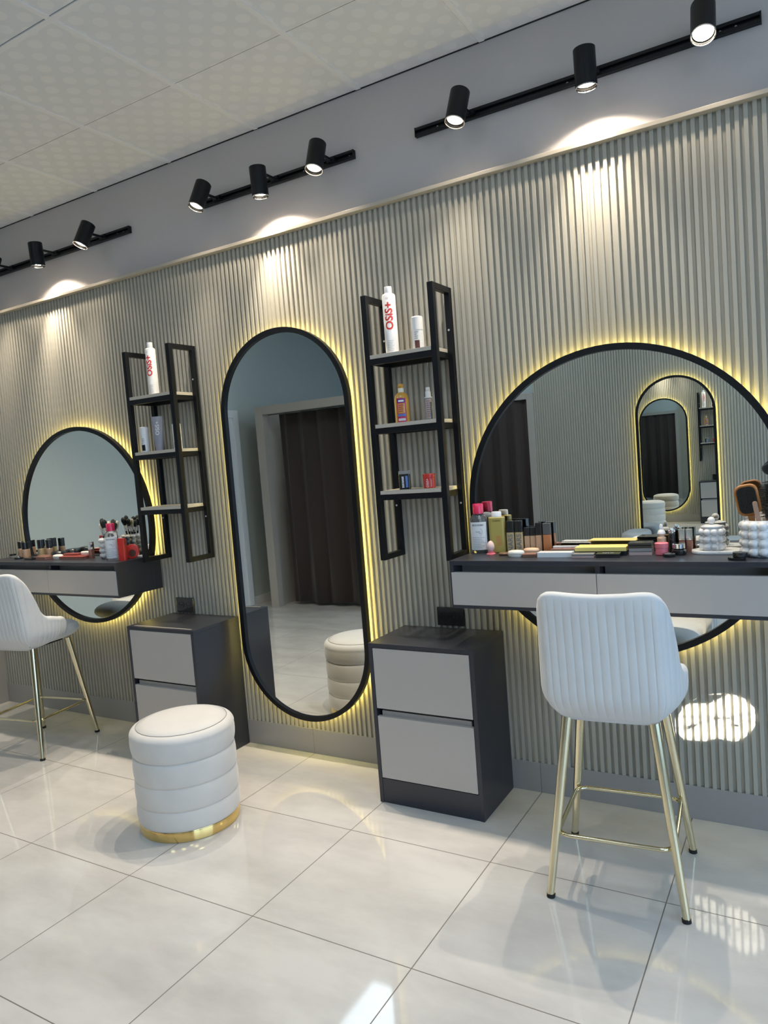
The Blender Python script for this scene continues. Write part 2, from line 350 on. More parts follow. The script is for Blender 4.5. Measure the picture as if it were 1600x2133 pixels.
# door in the left wall, only its white edge shows in the long mirror
struct(MB().box(LX, LX+0.03, -2.22, -2.30, 0, 2.12).box(LX, LX+0.03, -3.14, -3.22, 0, 2.12).box(LX, LX+0.03, -3.14, -2.30, 2.04, 2.12)
       .box(LX, LX+0.012, -3.14, -2.30, 0.0, 2.04).build('door_1', 'whitewd', bevel=0.002))
# curtained doorway opposite the long mirror
struct(MB().box(-2.18, -2.08, -3.24, -3.15, 0, 2.12).box(-1.02, -0.92, -3.24, -3.15, 0, 2.12).box(-2.08, -1.02, -3.24, -3.15, 2.035, 2.12)
       .box(-1.02, -0.92, BY, -3.24, 0, 2.12).box(-2.18, -2.12, BY, -3.24, 0, 2.12).build('door_2', 'frame', bevel=0.002))
# second curtained doorway in the far wall
struct(MB().box(0.02, 0.10, BY, BY+0.075, 0, 2.10).box(-0.90, -0.82, BY, BY+0.075, 0, 2.10).box(-0.82, 0.02, BY, BY+0.075, 2.035, 2.10).build('door_3', 'frame', bevel=0.002))
def curtain(x0, x1, y, z0, z1):
    n = 260; mb = MB(); v = []; f = []
    for i in range(n+1):
        t = i/n; x = x0+(x1-x0)*t; ph = 2*PI*(x*4.3+0.35*math.sin(x*2.7))
        for z in (z0, (z0+z1)/2, z1):
            am = 0.028 if z < z1-0.1 else 0.014
            v.append((x+0.008*math.sin(ph*2), y+am*math.sin(ph)+0.005*math.sin(ph*2.3), z + (0.010*math.sin(ph*0.5) if z == z0 else 0)))
    for i in range(n):
        for k in range(2): a = i*3+k; f.append((a, a+3, a+4, a+1))
    mb.add(v, f); o = mb.build('curtain', 'curtain', smooth=60)
    s = o.modifiers.new('solid', 'SOLIDIFY'); s.thickness = 0.003
    return o
cu = curtain(-1.99, -1.03, -3.30, 0.035, 2.03)
tag(cu, 'dark brown curtain hanging in the doorway reflected in the tall oval mirror', 'curtain')
rod = tag(MB().cyl((-2.115, -3.30, 2.045), (-1.025, -3.30, 2.045), 0.012).build('curtain_rod', 'black', smooth=40), 'black rod carrying the dark brown curtain in the doorway', 'curtain rod')
cu2 = curtain(-0.81, 0.01, BY+0.045, 0.03, 2.03)
tag(cu2, 'brown curtain in the far doorway, reflected at the left of the right round mirror', 'curtain')
# ceiling light panels further back in the room
for k, (i, j) in enumerate(((-2, -3), (1, -3), (4, -3), (-1, -7), (2, -7), (5, -5), (5, -7))):
    x = 0.5307+0.6*i+0.3; y = -0.4766+0.6*j+0.3
    t = thing('ceiling_light_panel', 'square white ceiling light panel %s' % ('in the row nearer the ribbed wall', 'in the far row behind the camera')[j == -7], 'ceiling light', (x, y, H-0.012), 0, 'square light panels in the far ceiling')
    t['label'] = 'square flat light panel set in the ceiling behind the viewer'
    MB().box(-0.286, 0.286, -0.286, 0.286, 0.000, 0.010).build('diffuser', 'panel', t)
    MB().box(-0.297, 0.297, -0.297, -0.286, -0.002, 0.012).box(-0.297, 0.297, 0.286, 0.297, -0.002, 0.012).box(-0.297, -0.286, -0.286, 0.286, -0.002, 0.012).box(0.286, 0.297, -0.286, 0.286, -0.002, 0.012).build('frame', 'white', t)
    light('panel_light', 'AREA', (0, 0, -0.006), (0, 0, -1), PANEL_W, (0.72, 0.86, 1.0), t, shape='SQUARE', size=0.56)

# ------------------------------------------------------------------ mirrors
def outline(w, h, n=48):
    """stadium / circle outline in x,z"""
    r = w/2; s = h/2-r; p = []
    for k in range(n+1): a = PI*k/n; p.append((r*math.cos(a), s+r*math.sin(a)))
    for k in range(n+1): a = PI+PI*k/n; p.append((r*math.cos(a), -s+r*math.sin(a)))
    return p
def ring(w, h, fw, y0, y1):
    a = outline(w, h); b = outline(w-2*fw, h-2*fw); n = len(a); v = []; f = []
    for y in (y0, y1):
        v += [(x, y, z) for x, z in a]; v += [(x, y, z) for x, z in b]
    for i in range(n):
        j = (i+1) % n; A0, B0, A1, B1 = 0, n, 2*n, 3*n
        f += [(A0+i, A0+j, B0+j, B0+i), (A1+j, A1+i, B1+i, B1+j), (A0+j, A0+i, A1+i, A1+j), (B0+i, B0+j, B1+j, B1+i)]
    return MB().add(v, f)
def mirror(label, w, h, loc, rz=0):
    t = thing('wall_mirror', label, 'mirror', loc, rz)
    ring(w, h, 0.024, -0.058, -0.030).build('frame', 'black', t, smooth=35)
    a = outline(w-0.046, h-0.046); n = len(a)
    mb = MB().add([(x, -0.046, z) for x, z in a]+[(x, -0.040, z) for x, z in a], [tuple(range(n))[::-1], tuple(range(n, 2*n))]+[(i, (i+1) % n, n+(i+1) % n, n+i) for i in range(n)])
    mb.build('mirror_glass', 'mirror', t)
    a = outline(w-0.10, h-0.10); mb = MB().add([(x, -0.030, z) for x, z in a]+[(x, -0.0005, z) for x, z in a], [tuple(range(n))[::-1], tuple(range(n, 2*n))]+[(i, (i+1) % n, n+(i+1) % n, n+i) for i in range(n)])
    mb.build('backing_board', 'black', t)
    ring(w-0.034, h-0.034, 0.005, -0.026, -0.015).build('light_strip', 'strip', t)
    return t
mirror('tall oval mirror with yellow back light between the two drawer cabinets', 0.785, 1.955, (0.622, 0, 1.170))
mirror('round mirror with black frame and yellow back light behind the right dressing table', 1.205, 1.205, (2.185, 0, 1.238))
mirror('round mirror with black frame and yellow back light behind the left dressing table', 1.19, 1.19, (-0.962, 0, 1.215))
mirror('tall oval mirror on the opposite wall, seen reflected in the right round mirror', 0.785, 1.955, (1.615, BY+0.055, 1.13), PI)

# ------------------------------------------------------------------ track lights
def rail(label, x0, x1, screws):
    t = thing('track_rail', label, 'track rail', ((x0+x1)/2, 0.053, 2.867))
    L = (x1-x0)/2
    MB().box(-L, L, -0.008, 0, -0.018, 0.018).box(-L, L, -0.022, -0.008, 0.006, 0.018).box(-L, L, -0.022, -0.008, -0.018, -0.006).build('channel', 'black', t, bevel=0.001)
    for e in (-L-0.004, L): MB().box(e, e+0.004, -0.023, 0, -0.019, 0.019).build('end_cap', 'black', t, bevel=0.001)
    for sx in screws: MB().cyl((sx-(x0+x1)/2, -0.0085, 0), (sx-(x0+x1)/2, -0.0075, 0), 0.004, seg=12).build('screw', 'screw', t)
rail('black track rail at upper right holding three spotlights, nearest to the camera', 1.41, 2.735, (1.51, 2.07, 2.61, 2.66))
rail('black track rail in the middle of the wall holding three spotlights', 0.155, 1.085, (0.25, 0.80, 1.06))
rail('black track rail at far left running out of the picture', -1.70, -0.415, (-0.47, -0.52))
def spot(label, x, y, z, d, hot=False, beam=1.0, wide=0.4):
    t = thing('track_spotlight', label, 'spotlight', (x, y, z), 0, 'black cylinder spotlights on the wall tracks')
    d = Vector(d).normalized(); q = d.to_track_quat('-Z', 'Y').to_matrix().to_4x4(); R = 0.0395
    MB().lathe([(R-0.003, -0.062), (R-0.001, -0.066), (R, -0.066), (R, 0.066), (R-0.002, 0.068), (0, 0.068)], 40, q, caps=False).build('housing', 'black', t, smooth=35)
    MB().lathe([(R-0.003, -0.062), (R-0.003, -0.045), (R-0.006, -0.045)], 40, q, caps=False).build('inner_rim', 'black', t, smooth=35)
    MB().lathe([(R-0.0020, -0.0655), (R-0.0020, -0.0680), (R+0.0006, -0.0680), (R+0.0006, -0.0650)], 40, q, caps=False).build('chrome_rim', 'chrome', t, smooth=35)
    MB().lathe([(R-0.006, -0.054), (R-0.020, -0.040), (0.012, -0.034)], 32, q, caps=False).build('reflector', 'reflector', t, smooth=50)
    MB().lathe([(R-0.0065, -0.0535), (0.010, -0.050), (0.0, -0.046)], 24, q, caps=False).build('lens', 'bulbhot' if hot else 'lens', t, smooth=50)
    MB().sphere((0, 0.010, -0.0535), 0.0085, 14).build('bulb', 'bulbhot', t, smooth=60, ).rotation_euler = q.to_euler()
    yo = 0.031-y; za = 2.867-z-0.010                                                       # the track face, seen from the lamp
    MB().cyl((0, R*0.7, za+0.010), (0, yo-0.010, za+0.010), 0.007).box(-0.022, 0.022, yo-0.014, yo+0.018, za, za+0.020).build('adapter', 'black', t, smooth=35)
    p = d*0.0675
    light('beam', 'SPOT', p, d, SPOT_BEAM*beam, (1.0, 0.87, 0.70), t, spot_size=math.radians(64 if d.z < -0.99 else 86), spot_blend=1.0, shadow_soft_size=0.012)
    light('spill', 'SPOT', p, d, SPOT_WIDE*wide, (1.0, 0.84, 0.66), t, spot_size=math.radians(134), spot_blend=0.30, shadow_soft_size=0.010)
    return t
YS = -0.100
spot('rightmost black spotlight glaring brightly towards the camera', 2.572, YS, 2.852, (0.02, -0.42, -0.90), hot=True)
spot('black spotlight hanging straight down in the middle of the upper right track', 2.176, YS, 2.828, (0, 0.05, -1), beam=0.95, wide=1.25)
spot('black spotlight tilted forward at the left end of the upper right track', 1.668, YS, 2.846, (-0.12, -0.30, -0.95))
spot('black spotlight tilted forward at the right end of the middle track', 0.972, YS, 2.843, (-0.03, -0.32, -0.95))
spot('black spotlight hanging straight down in the middle of the middle track', 0.640, YS, 2.818, (0, 0.05, -1), beam=0.95, wide=1.25)
spot('black spotlight tilted left and forward at the left end of the middle track', 0.262, YS, 2.848, (-0.15, -0.37, -0.92))
spot('black spotlight tilted left, the right one on the far left track', -0.622, YS, 2.852, (-0.19, -0.37, -0.91))
spot('black spotlight hanging straight down, the leftmost in view', -1.058, YS, 2.833, (0, 0.05, -1), beam=0.95, wide=1.25)
spot('black spotlight just beyond the left edge of the picture on the far left track', -1.500, YS, 2.848, (-0.1, -0.28, -0.93))

# ------------------------------------------------------------------ drawer cabinets
def cabinet(label, x0, yf, w=0.486, h=0.700):
    t = thing('drawer_cabinet', label, 'cabinet', (x0+w/2, 0, 0)); a = w/2; b = -0.003
    y0 = yf
    MB().box(-a, a, y0, b, h-0.018, h).box(-a, -a+0.018, y0, b, 0, h-0.018).box(a-0.018, a, y0, b, 0, h-0.018).box(-a+0.018, a-0.018, b-0.01, b, 0, h-0.018).build('carcass', 'dark', t, bevel=0.0008)
    MB().box(-a+0.018, a-0.018, y0+0.002, y0+0.020, 0.0, 0.108).build('plinth', 'dark', t, bevel=0.0008)
    for z0, z1 in ((0.418, 0.679), (0.112, 0.384)):
        d = MB().box(-a+0.0205, a-0.0205, y0-0.001, y0+0.017, z0, z1).build('drawer', 'taupe', t, bevel=0.0012)
        MB().box(-a+0.035, a-0.035, y0+0.017, y0+0.028, z0+0.02, z1-0.03+0.05).build('drawer_box', 'base', d)
    return t
cabinet('dark grey cabinet with two taupe drawers standing right of the tall oval mirror', 1.188, -0.328)
cabinet('dark grey cabinet with two taupe drawers behind the round padded stool', -0.320, -0.335, 0.486, 0.698)

# ------------------------------------------------------------------ floating dressing tables
def desk(label, x0, x1, split, z0, z1):
    t = thing('dressing_table', label, 'dressing table', ((x0+x1)/2, 0, z0)); h = z1-z0; cx = (x0+x1)/2; a = (x1-x0)/2; yf = -0.310; b = -0.062 + 0.0
    b = -0.060
    MB().box(-a, a, yf, b, h-0.018, h).box(-a, a, yf, b, 0, 0.016).box(-a, -a+0.017, yf, b, 0.016, h-0.018).box(a-0.017, a, yf, b, 0.016, h-0.018)\
        .box(-a, -a+0.012, b, -0.002, 0.0, h).box(a-0.010, a, b, -0.002, 0.0, h)\
        .box(split-cx-0.009, split-cx+0.009, yf+0.02, b, 0.016, h-0.018).box(-a+0.017, a-0.017, b-0.012, b, 0.016, h-0.018).build('carcass', 'dark', t, bevel=0.0008)
    for u0, u1 in ((-a+0.006, split-cx-0.001), (split-cx+0.001, a-0.006)):
        d = MB().box(u0, u1, yf-0.001, yf+0.016, 0.013, h-0.046).build('drawer', 'taupe', t, bevel=0.0012)
        MB().box(u0+0.013, u1-0.010, yf+0.075, yf+0.087, 0.03, h-0.019).build('drawer_box', 'base', d)
    return t
desk('floating dark grey dressing table with two taupe drawers below the right round mirror', 1.590, 2.745, 2.166, 0.863, 1.053)
desk('floating dark grey dressing table with two taupe drawers below the left round mirror', -1.632, -0.385, -0.985, 0.841, 1.033)
ZR, ZL = 1.053, 1.033

# ------------------------------------------------------------------ ladder shelves
def ladder(label, x0, x1, z0, z1, yf, tops):
    t = thing('wall_shelf', label, 'shelf', ((x0+x1)/2, 0, z0)); a = (x1-x0)/2; h = z1-z0; p = 0.025; yb = -0.001
    for s in (-1, 1):
        u0, u1 = (-a, -a+p) if s < 0 else (a-p, a)
        side = MB().box(u0, u1, yf, yf+p, 0, h).box(u0, u1, yb-p, yb, 0, h).box(u0, u1, yf+p, yb-p, 0, p).box(u0, u1, yf+p, yb-p, h-p, h).build('side_frame', 'black', t, bevel=0.0012)
        for zz in (0.20*h, 0.845*h): MB().cyl(((u0+u1)/2, yb-p-0.0015, zz), ((u0+u1)/2, yb-p+0.001, zz), 0.0045, seg=12).build('screw', 'screw', side)
    for zt in tops:
        zz = zt-z0
        MB().box(-a+p, a-p, yf, yf+p, zz-0.041, zz-0.016).box(-a+p, a-p, yb-p, yb, zz-0.041, zz-0.016).box(-a+p-0.004, -a+p+0.002, yf+p, yb-p, zz-0.041, zz-0.016).box(a-p-0.002, a-p+0.004, yf+p, yb-p, zz-0.041, zz-0.016).build('cross_rail', 'black', t, bevel=0.001)
        MB().box(-a+p+0.001, a-p-0.001, yf-0.001, yb-0.002, zz-0.016, zz).build('shelf_board', 'board', t, bevel=0.0008)
    return t
ladder('black metal wall shelf between the oval mirror and the right round mirror', 1.196, 1.541, 1.032, 2.176, -0.183, (1.920, 1.624, 1.337))
ladder('black metal wall shelf between the left round mirror and the oval mirror', -0.315, 0.037, 1.017, 2.150, -0.188, (1.907, 1.612, 1.316))

# ------------------------------------------------------------------ sockets
def socket(label, x0, x1, z0, z1):
    t = thing('wall_socket', label, 'socket', ((x0+x1)/2, 0, (z0+z1)/2)); a = (x1-x0)/2; c = (z1-z0)/2
    MB().box(-a, a, -0.011, -0.0005, -c, c).build('plate', 'blackp', t, bevel=0.002)
    for s in (-1, 1):
        q = Matrix.Translation((s*a*0.42, -0.011, 0)) @ Matrix.Rotation(PI/2, 4, 'X')
        so = MB().lathe([(0.021, -0.001), (0.021, 0.002), (0.018, 0.002), (0.017, 0.0002), (0, 0.0002)], 28, q).build('outlet', 'blackp', t, smooth=35)
        MB().cyl((s*a*0.42-0.008, -0.0135, 0), (s*a*0.42-0.008, -0.0108, 0), 0.0025, seg=10).cyl((s*a*0.42+0.008, -0.0135, 0), (s*a*0.42+0.008, -0.0108, 0), 0.0025, seg=10).build('hole', 'rubber', so)
socket('black double power socket above the cabinet right of the oval mirror', 1.365, 1.494, 0.711, 0.794)
socket('black double power socket above the left drawer cabinet', -0.283, -0.150, 0.704, 0.788)

# ------------------------------------------------------------------ bar stools
def cr(pts, t):
    """Catmull-Rom through (t, value tuple) pairs"""
    k = 0
    while k < len(pts)-2 and t > pts[k+1][0]: k += 1
    t0, a = pts[k]; t1, b = pts[k+1]; p = pts[max(k-1, 0)]; q = pts[min(k+2, len(pts)-1)]
    u = max(0, min(1, (t-t0)/(t1-t0)))
    out = []
    for i in range(len(a)):
        m0 = (b[i]-p[1][i])/max(1e-6, t1-p[0])*(t1-t0) if k > 0 else 0 if i == 1 else (b[i]-a[i])
        m1 = (q[1][i]-a[i])/max(1e-6, q[0]-t0)*(t1-t0) if k < len(pts)-2 else (b[i]-a[i])
        u2 = u*u; u3 = u2*u
        out.append((2*u3-3*u2+1)*a[i]+(u3-2*u2+u)*m0+(-2*u3+3*u2)*b[i]+(u3-u2)*m1)
    return out
PLAN = [(0.0, (0, -0.212)), (0.30, (0.135, -0.206)), (0.44, (0.188, -0.186)), (0.56, (0.216, -0.120)), (0.80, (0.233, -0.025)), (1.0, (0.222, 0.055))]
TOPZ = [(0.0, (1.017, 0)), (0.16, (1.020, 0)), (0.32, (1.024, 0)), (0.42, (1.016, 0)), (0.47, (0.996, 0)), (0.51, (0.950, 0)), (0.55, (0.870, 0)), (0.59, (0.800, 0)), (0.65, (0.766, 0)), (0.74, (0.756, 0)), (0.85, (0.745, 0)), (0.95, (0.735, 0)), (1.0, (0.705, 0))]
def shell_mesh():
    NU, chan = 408, 34; zb = 0.585; cols = []
    for i in range(NU+1):
        t = -1+2*i/NU; at = abs(t); sg = 1 if t >= 0 else -1
        px, py = cr(PLAN, at); px *= sg
        e = 0.01; qx, qy = cr(PLAN, min(1, at+e)); rx, ry = cr(PLAN, max(0, at-e)); tx, ty = (qx-rx)*sg, qy-ry
        if at < e: tx, ty = 1, 0
        L = math.hypot(tx, ty) or 1; nx, ny = ty/L, -tx/L
        if sg < 0 and at >= e: nx, ny = ty/L, -tx/L
        if at >= e:
            # outward normal points away from the seat centre
            if nx*px+ny*(py-0.02) < 0: nx, ny = -nx, -ny
        else: nx, ny = 0, -1
        zt = cr(TOPZ, at)[0]; zb = 0.580+0.045*max(0, min(1, (at-0.30)/0.55))**1.5
        groove = abs(math.sin(PI*(t+1)/2*chan)) ** 0.45
        tk = 0.042*(1-0.45*max(0, (at-0.85)/0.15)**2)
        col = []
        def pt(z, off):
            k = (z-0.60)/0.42
            rec = 0.050*max(0, k)**1.3*(1 if at < 0.40 else max(0, 1-(at-0.40)/0.30))
            tuck = 0.070*max(0, (0.69-z)/0.105)**2.0
            nar = 1-0.02*max(0, (z-0.72)/0.30)
            x = (px*nar)+nx*(off-tuck); y = py-rec+ny*(off-tuck)
            return (x, y, z)
        n = 16
        for k in range(n+1):
            v = k/n; z = zb+(zt-tk/2-zb)*v
            gv = 0.0032*(groove-1)*min(1, v*4)*min(1, (1-v)*9+0.15)
            col.append(pt(z, gv))
        for k in range(1, 6):
            a = PI*k/6; z = zt-tk/2+tk/2*math.sin(a); off = -tk/2+tk/2*math.cos(a); col.append(pt(z, off))
        for k in range(9):
            z = zt-tk/2+(0.63-(zt-tk/2))*k/8; col.append(pt(z, -tk))
        col.append(pt(zb+0.004, -tk*1.0))
        cols.append(col)
    m = len(cols[0]); v = [p for c in cols for p in c]; f = []
    for i in range(NU):
        for k in range(m-1): f.append((i*m+k, (i+1)*m+k, (i+1)*m+k+1, i*m+k+1))
        f.append((i*m+m-1, (i+1)*m+m-1, (i+1)*m, i*m))
    mb = MB(); mb.add(v, f)
    for base, sgn, i in ((0, -1, 0), (NU*m, 1, NU)):
        c = cols[i]; cx = sum(p[0] for p in c)/m; cy = sum(p[1] for p in c)/m+0.016; cz = sum(p[2] for p in c)/m
        n0 = len(mb.v)
        mid = [((p[0]*0.6+cx*0.4), (p[1]*0.4+(cy)*0.6), p[2]*0.75+cz*0.25) for p in c]
        mb.v += mid; mb.v.append((cx, cy, cz)); c0 = n0+m
        for k in range(m):
            l = (k+1) % m
            a, b = base+k, base+l; q = (a, b, n0+l, n0+k); r = (n0+k, n0+l, c0)
            if sgn > 0: q = q[::-1]; r = r[::-1]
            mb.f.append(q); mb.f.append(r)
    return mb
def super_pad(a, b, z0, z1, e, cy):
    """rounded cushion: superellipse plan, soft edges"""
    mb = MB(); v = []; f = []; n = 56; H2 = (z1-z0)/2; rows = 12
    for k in range(rows+1):
        ph = -PI/2+PI*k/rows; zz = (z0+z1)/2+H2*math.sin(ph); s = abs(math.cos(ph))**0.42
        for i in range(n):
            t = 2*PI*i/n; c, sn = math.cos(t), math.sin(t)
            v.append((a*s*math.copysign(abs(c)**(2/e), c), cy+b*s*math.copysign(abs(sn)**(2/e), sn), zz+(0.006*(1-(c*c))*0 if k < rows else 0)))
    for k in range(rows):
        for i in range(n): j = (i+1) % n; f.append((k*n+i, k*n+j, (k+1)*n+j, (k+1)*n+i))
    f.append(tuple(range(n))[::-1]); f.append(tuple(rows*n+i for i in range(n)))
    return mb.add(v, f)
def bar_stool(label, loc, rz):
    t = thing('bar_stool', label, 'bar stool', loc, rz, None)
    sh = shell_mesh().build('backrest', 'velvet', t, smooth=80)
    super_pad(0.190, 0.222, 0.590, 0.688, 3.0, 0.040).build('seat', 'velvet', t, smooth=80)
    MB().box(-0.13, 0.13, -0.12, 0.10, 0.584, 0.594).build('seat_base', 'rubber', t, bevel=0.006)
    F = [(-0.207, -0.205), (0.207, -0.205), (0.207, 0.207), (-0.207, 0.207)]; T = [(-0.135, -0.125), (0.135, -0.125), (0.135, 0.135), (-0.135, 0.135)]
    for (fx, fy), (ux, uy) in zip(F, T):
        l = MB().cyl((fx, fy, 0.010), (ux, uy, 0.590), 0.0120, 0.0175, 24).build('leg', 'gold', t, smooth=40)
        MB().cyl((fx, fy, 0.0), (fx-(fx-ux)*0.02, fy-(fy-uy)*0.02, 0.012), 0.0138, seg=20).build('foot_cap', 'rubber', l, smooth=40)
    z = 0.205; k = z/0.58; q = 0.207-(0.207-0.135)*k
    pts = [(x, y, z) for x, y in rrect(2*q-0.004, 2*q-0.006, 0.045, 7)]
    MB().tube(pts, 0.0072, 10, True).build('footrest', 'gold', t, smooth=60)
    return t
st = bar_stool('light grey velvet bar stool seen from behind at the right dressing table', (2.248, -0.472, 0), math.radians(5))
dup(st, (-1.020, -0.430, 0), math.radians(10), 'light grey velvet bar stool at the left dressing table, cut by the picture edge')

# ------------------------------------------------------------------ round stool
t = thing('pouf', 'round cream velvet pouf with stacked padded rings and a gold base band', 'pouf', (0.492, -0.760, 0))
MB().lathe([(0.200, 0.0), (0.209, 0.001), (0.2095, 0.040), (0.207, 0.046), (0.19, 0.047)], 96).build('base_band', 'brass', t, smooth=35)
prof = [(0.190, 0.044)]
zz = [0.044, 0.125, 0.222, 0.322]
for a, b in zip(zz[:-1], zz[1:]):
    for k in range(11):
        u = k/10; prof.append((0.2065+0.0085*math.sin(PI*(0.04+0.92*u))**0.45*(1.0 if u < 0.98 else 0.6), a+(b-a)*u))
for k in range(9):
    u = k/8; prof.append((0.2065+0.0115*math.sin(PI*0.72*u)**0.5, 0.322+0.078*u))
for k in range(1, 9):
    a = PI/2*k/8; prof.append((0.188+0.030*math.cos(a), 0.400+0.034*math.sin(a)))
prof += [(0.187, 0.4335), (0.185, 0.437), (0.150, 0.446), (0.08, 0.451), (0, 0.452)]
MB().lathe(prof, 96).build('cushion', 'cream', t, smooth=80)
MB().tube([(0.1885*math.cos(2*PI*k/96), 0.1885*math.sin(2*PI*k/96), 0.4350) for k in range(96)], 0.0014, 6, True).build('piping', 'seam', t, smooth=80)

# upholstered bench below the mirror on the opposite wall
t = thing('bench', 'low cream upholstered bench below the opposite mirror, seen only in the right round mirror', 'bench', (1.75, -5.02, 0))
MB().prism(rrect(1.30, 0.46, 0.20, 10), 0.06, 0.44).build('seat', 'cream', t, smooth=50, bevel=0.03, bseg=4)
MB().prism(rrect(0.26, 0.44, 0.12, 10, -0.52, 0), 0.44, 0.53).build('arm', 'cream', t, smooth=50, bevel=0.04, bseg=4)
MB().prism(rrect(1.20, 0.38, 0.17, 10), 0.0, 0.06).build('base_band', 'brass', t, smooth=35)

# ------------------------------------------------------------------ hair products on the shelves
def at(x, y, z, name, label, cat, rz=0, group=None): return thing(name, label, cat, (x, y, z), rz, group)
def spray_can(label, x, y, z, R, h, a0):
    t = at(x, y, z, 'hairspray_can', label, 'hairspray')
    MB().lathe([(R-0.002, 0), (R, 0.002), (R, h*0.865), (R-0.003, h*0.885), (R*0.62, h*0.90)], 40).build('can', 'white', t, smooth=35)
    MB().lathe([(R*0.56, h*0.895), (R*0.58, h*0.90), (R*0.55, h*0.992), (R*0.52, h), (0, h)], 32).build('cap', 'white', t, smooth=35)
    lettering('OSiS+', R*1.15, 'redink', t, (0, 0, h*0.56), R=R+0.0006, a0=a0, vertical=True, stretch=0.98, bold=True)
    mb = lines_patch(MB(), R+0.0006, a0-0.5, a0+0.5, h*0.04, h*0.21, 7); lines_patch(mb, R+0.0006, a0-0.35, a0+0.2, h*0.80, h*0.83, 2)
    mb.build('small_print', 'greyink', t)
    return t
spray_can('tall white hairspray can with red lettering on the top board of the right shelf', 1.292, -0.105, 1.920, 0.029, 0.290, math.radians(18))
spray_can('tall white hairspray can with red lettering on the top board of the left shelf', -0.188, -0.105, 1.907, 0.027, 0.284, math.radians(14))
def root_spray(label, x, y, z, R, h, a0, lab):
    t = at(x, y, z, 'root_spray_can', label, 'spray can')
    MB().lathe([(R-0.002, 0), (R, 0.002), (R, h*0.60)], 36).build('can', 'white', t, smooth=35)
    MB().lathe([(R+0.0008, h*0.60), (R+0.0008, h*0.97), (R-0.003, h), (0, h)], 36).build('cap', 'white', t, smooth=35)
    wrap_patch(MB(), R+0.0006, a0-0.55, a0+0.30, h*0.06, h*0.29).build('colour_label', lab, t)
    lines_patch(MB(), R+0.0006, a0-0.5, a0+0.2, h*0.32, h*0.56, 4, 0.0022).build('small_print', 'greyink', t)
root_spray('short white spray can with brown label square beside the tall hairspray on the right shelf', 1.420, -0.105, 1.920, 0.0245, 0.142, 0.40, 'brownlab')
root_spray('short white spray can with black label square, left of the lilac tube', -0.268, -0.130, 1.612, 0.0225, 0.136, 0.45, 'blackp')
root_spray('short white spray can with black label square, right of the lilac tube', -0.060, -0.095, 1.612, 0.0225, 0.136, 0.45, 'blackp')
# lilac tube standing on its cap
t = at(-0.178, -0.115, 1.612, 'hair_gel_tube', 'lilac grey squeeze tube with white lettering on the middle board of the left shelf', 'tube', math.radians(25))
v = []; f = []; n = 32
for k in range(13):
    u = k/12; a = 0.024+0.006*u; b = 0.020*(1-u)+0.0008
    for i in range(n): an = 2*PI*i/n; v.append((a*math.cos(an), b*math.sin(an), 0.022+0.163*u))
for k in range(12):
    for i in range(n): j = (i+1) % n; f.append((k*n+i, k*n+j, (k+1)*n+j, (k+1)*n+i))
f += [tuple(range(n))[::-1], tuple(12*n+i for i in range(n))]
MB().add(v, f).build('tube_body', 'lilac', t, smooth=50)
MB().lathe([(0.020, 0), (0.022, 0.002), (0.022, 0.022), (0, 0.023)], 32).build('cap', 'lilac', t, smooth=35)
tb = lettering('OSiS+', 0.021, 'whiteink', t, (0, 0, 0), R=None, vertical=True)
for vv in tb.data.vertices:
    z = vv.co.z+0.122; u = (z-0.022)/0.163; a = 0.024+0.006*u; b = 0.020*(1-u)+0.0008
    vv.co.z = z; vv.co.y = -b*math.sqrt(max(0, 1-min(0.95, (vv.co.x/a)**2)))-0.0006
# golden pump bottle
t = at(1.318, -0.105, 1.624, 'hair_oil_bottle', 'golden plastic bottle with purple and pink label on the middle board of the right shelf', 'bottle', math.radians(20))
MB().lathe([(0.028, 0), (0.031, 0.003), (0.031, 0.100), (0.027, 0.118), (0.016, 0.130), (0.012, 0.132)], 40, sy=0.72).build('body', 'goldb', t, smooth=40)
MB().lathe([(0.0125, 0.131), (0.0125, 0.149), (0.009, 0.151)], 24).build('collar', 'ivory', t, smooth=35)
MB().lathe([(0.011, 0.150), (0.012, 0.152), (0.012, 0.166), (0.010, 0.168), (0, 0.168)], 24).box(-0.006, 0.006, -0.022, 0, 0.157, 0.166).build('flip_cap', 'goldb', t, smooth=35)
def lab(z0, z1, m, nm='label_band', e=0.0008, a=0.60):
    mb = MB(); wrap_patch(mb, 0.031+e, -a, a, z0, z1, 12); mb.v = [(x, y*0.72, z) for x, y, z in mb.v]; return mb.build(nm, m, t)
lab(0.004, 0.106, 'magenta', a=0.66); lab(0.086, 0.103, 'purple', e=0.0012, a=0.55); lab(0.028, 0.038, 'blue', e=0.0012, a=0.6); lab(0.041, 0.083, 'goldb', e=0.0011, a=0.5); lab(0.009, 0.019, 'paper', e=0.0012, a=0.5); lab(0.090, 0.098, 'whiteink', e=0.0015, a=0.38)
lines_patch(mb := MB(), 0.0325, -0.4, 0.35, 0.045, 0.080, 4, 0.0035); mb.v = [(x, y*0.72-0.0004, z) for x, y, z in mb.v]; mb.build('script_print', 'magenta', t)
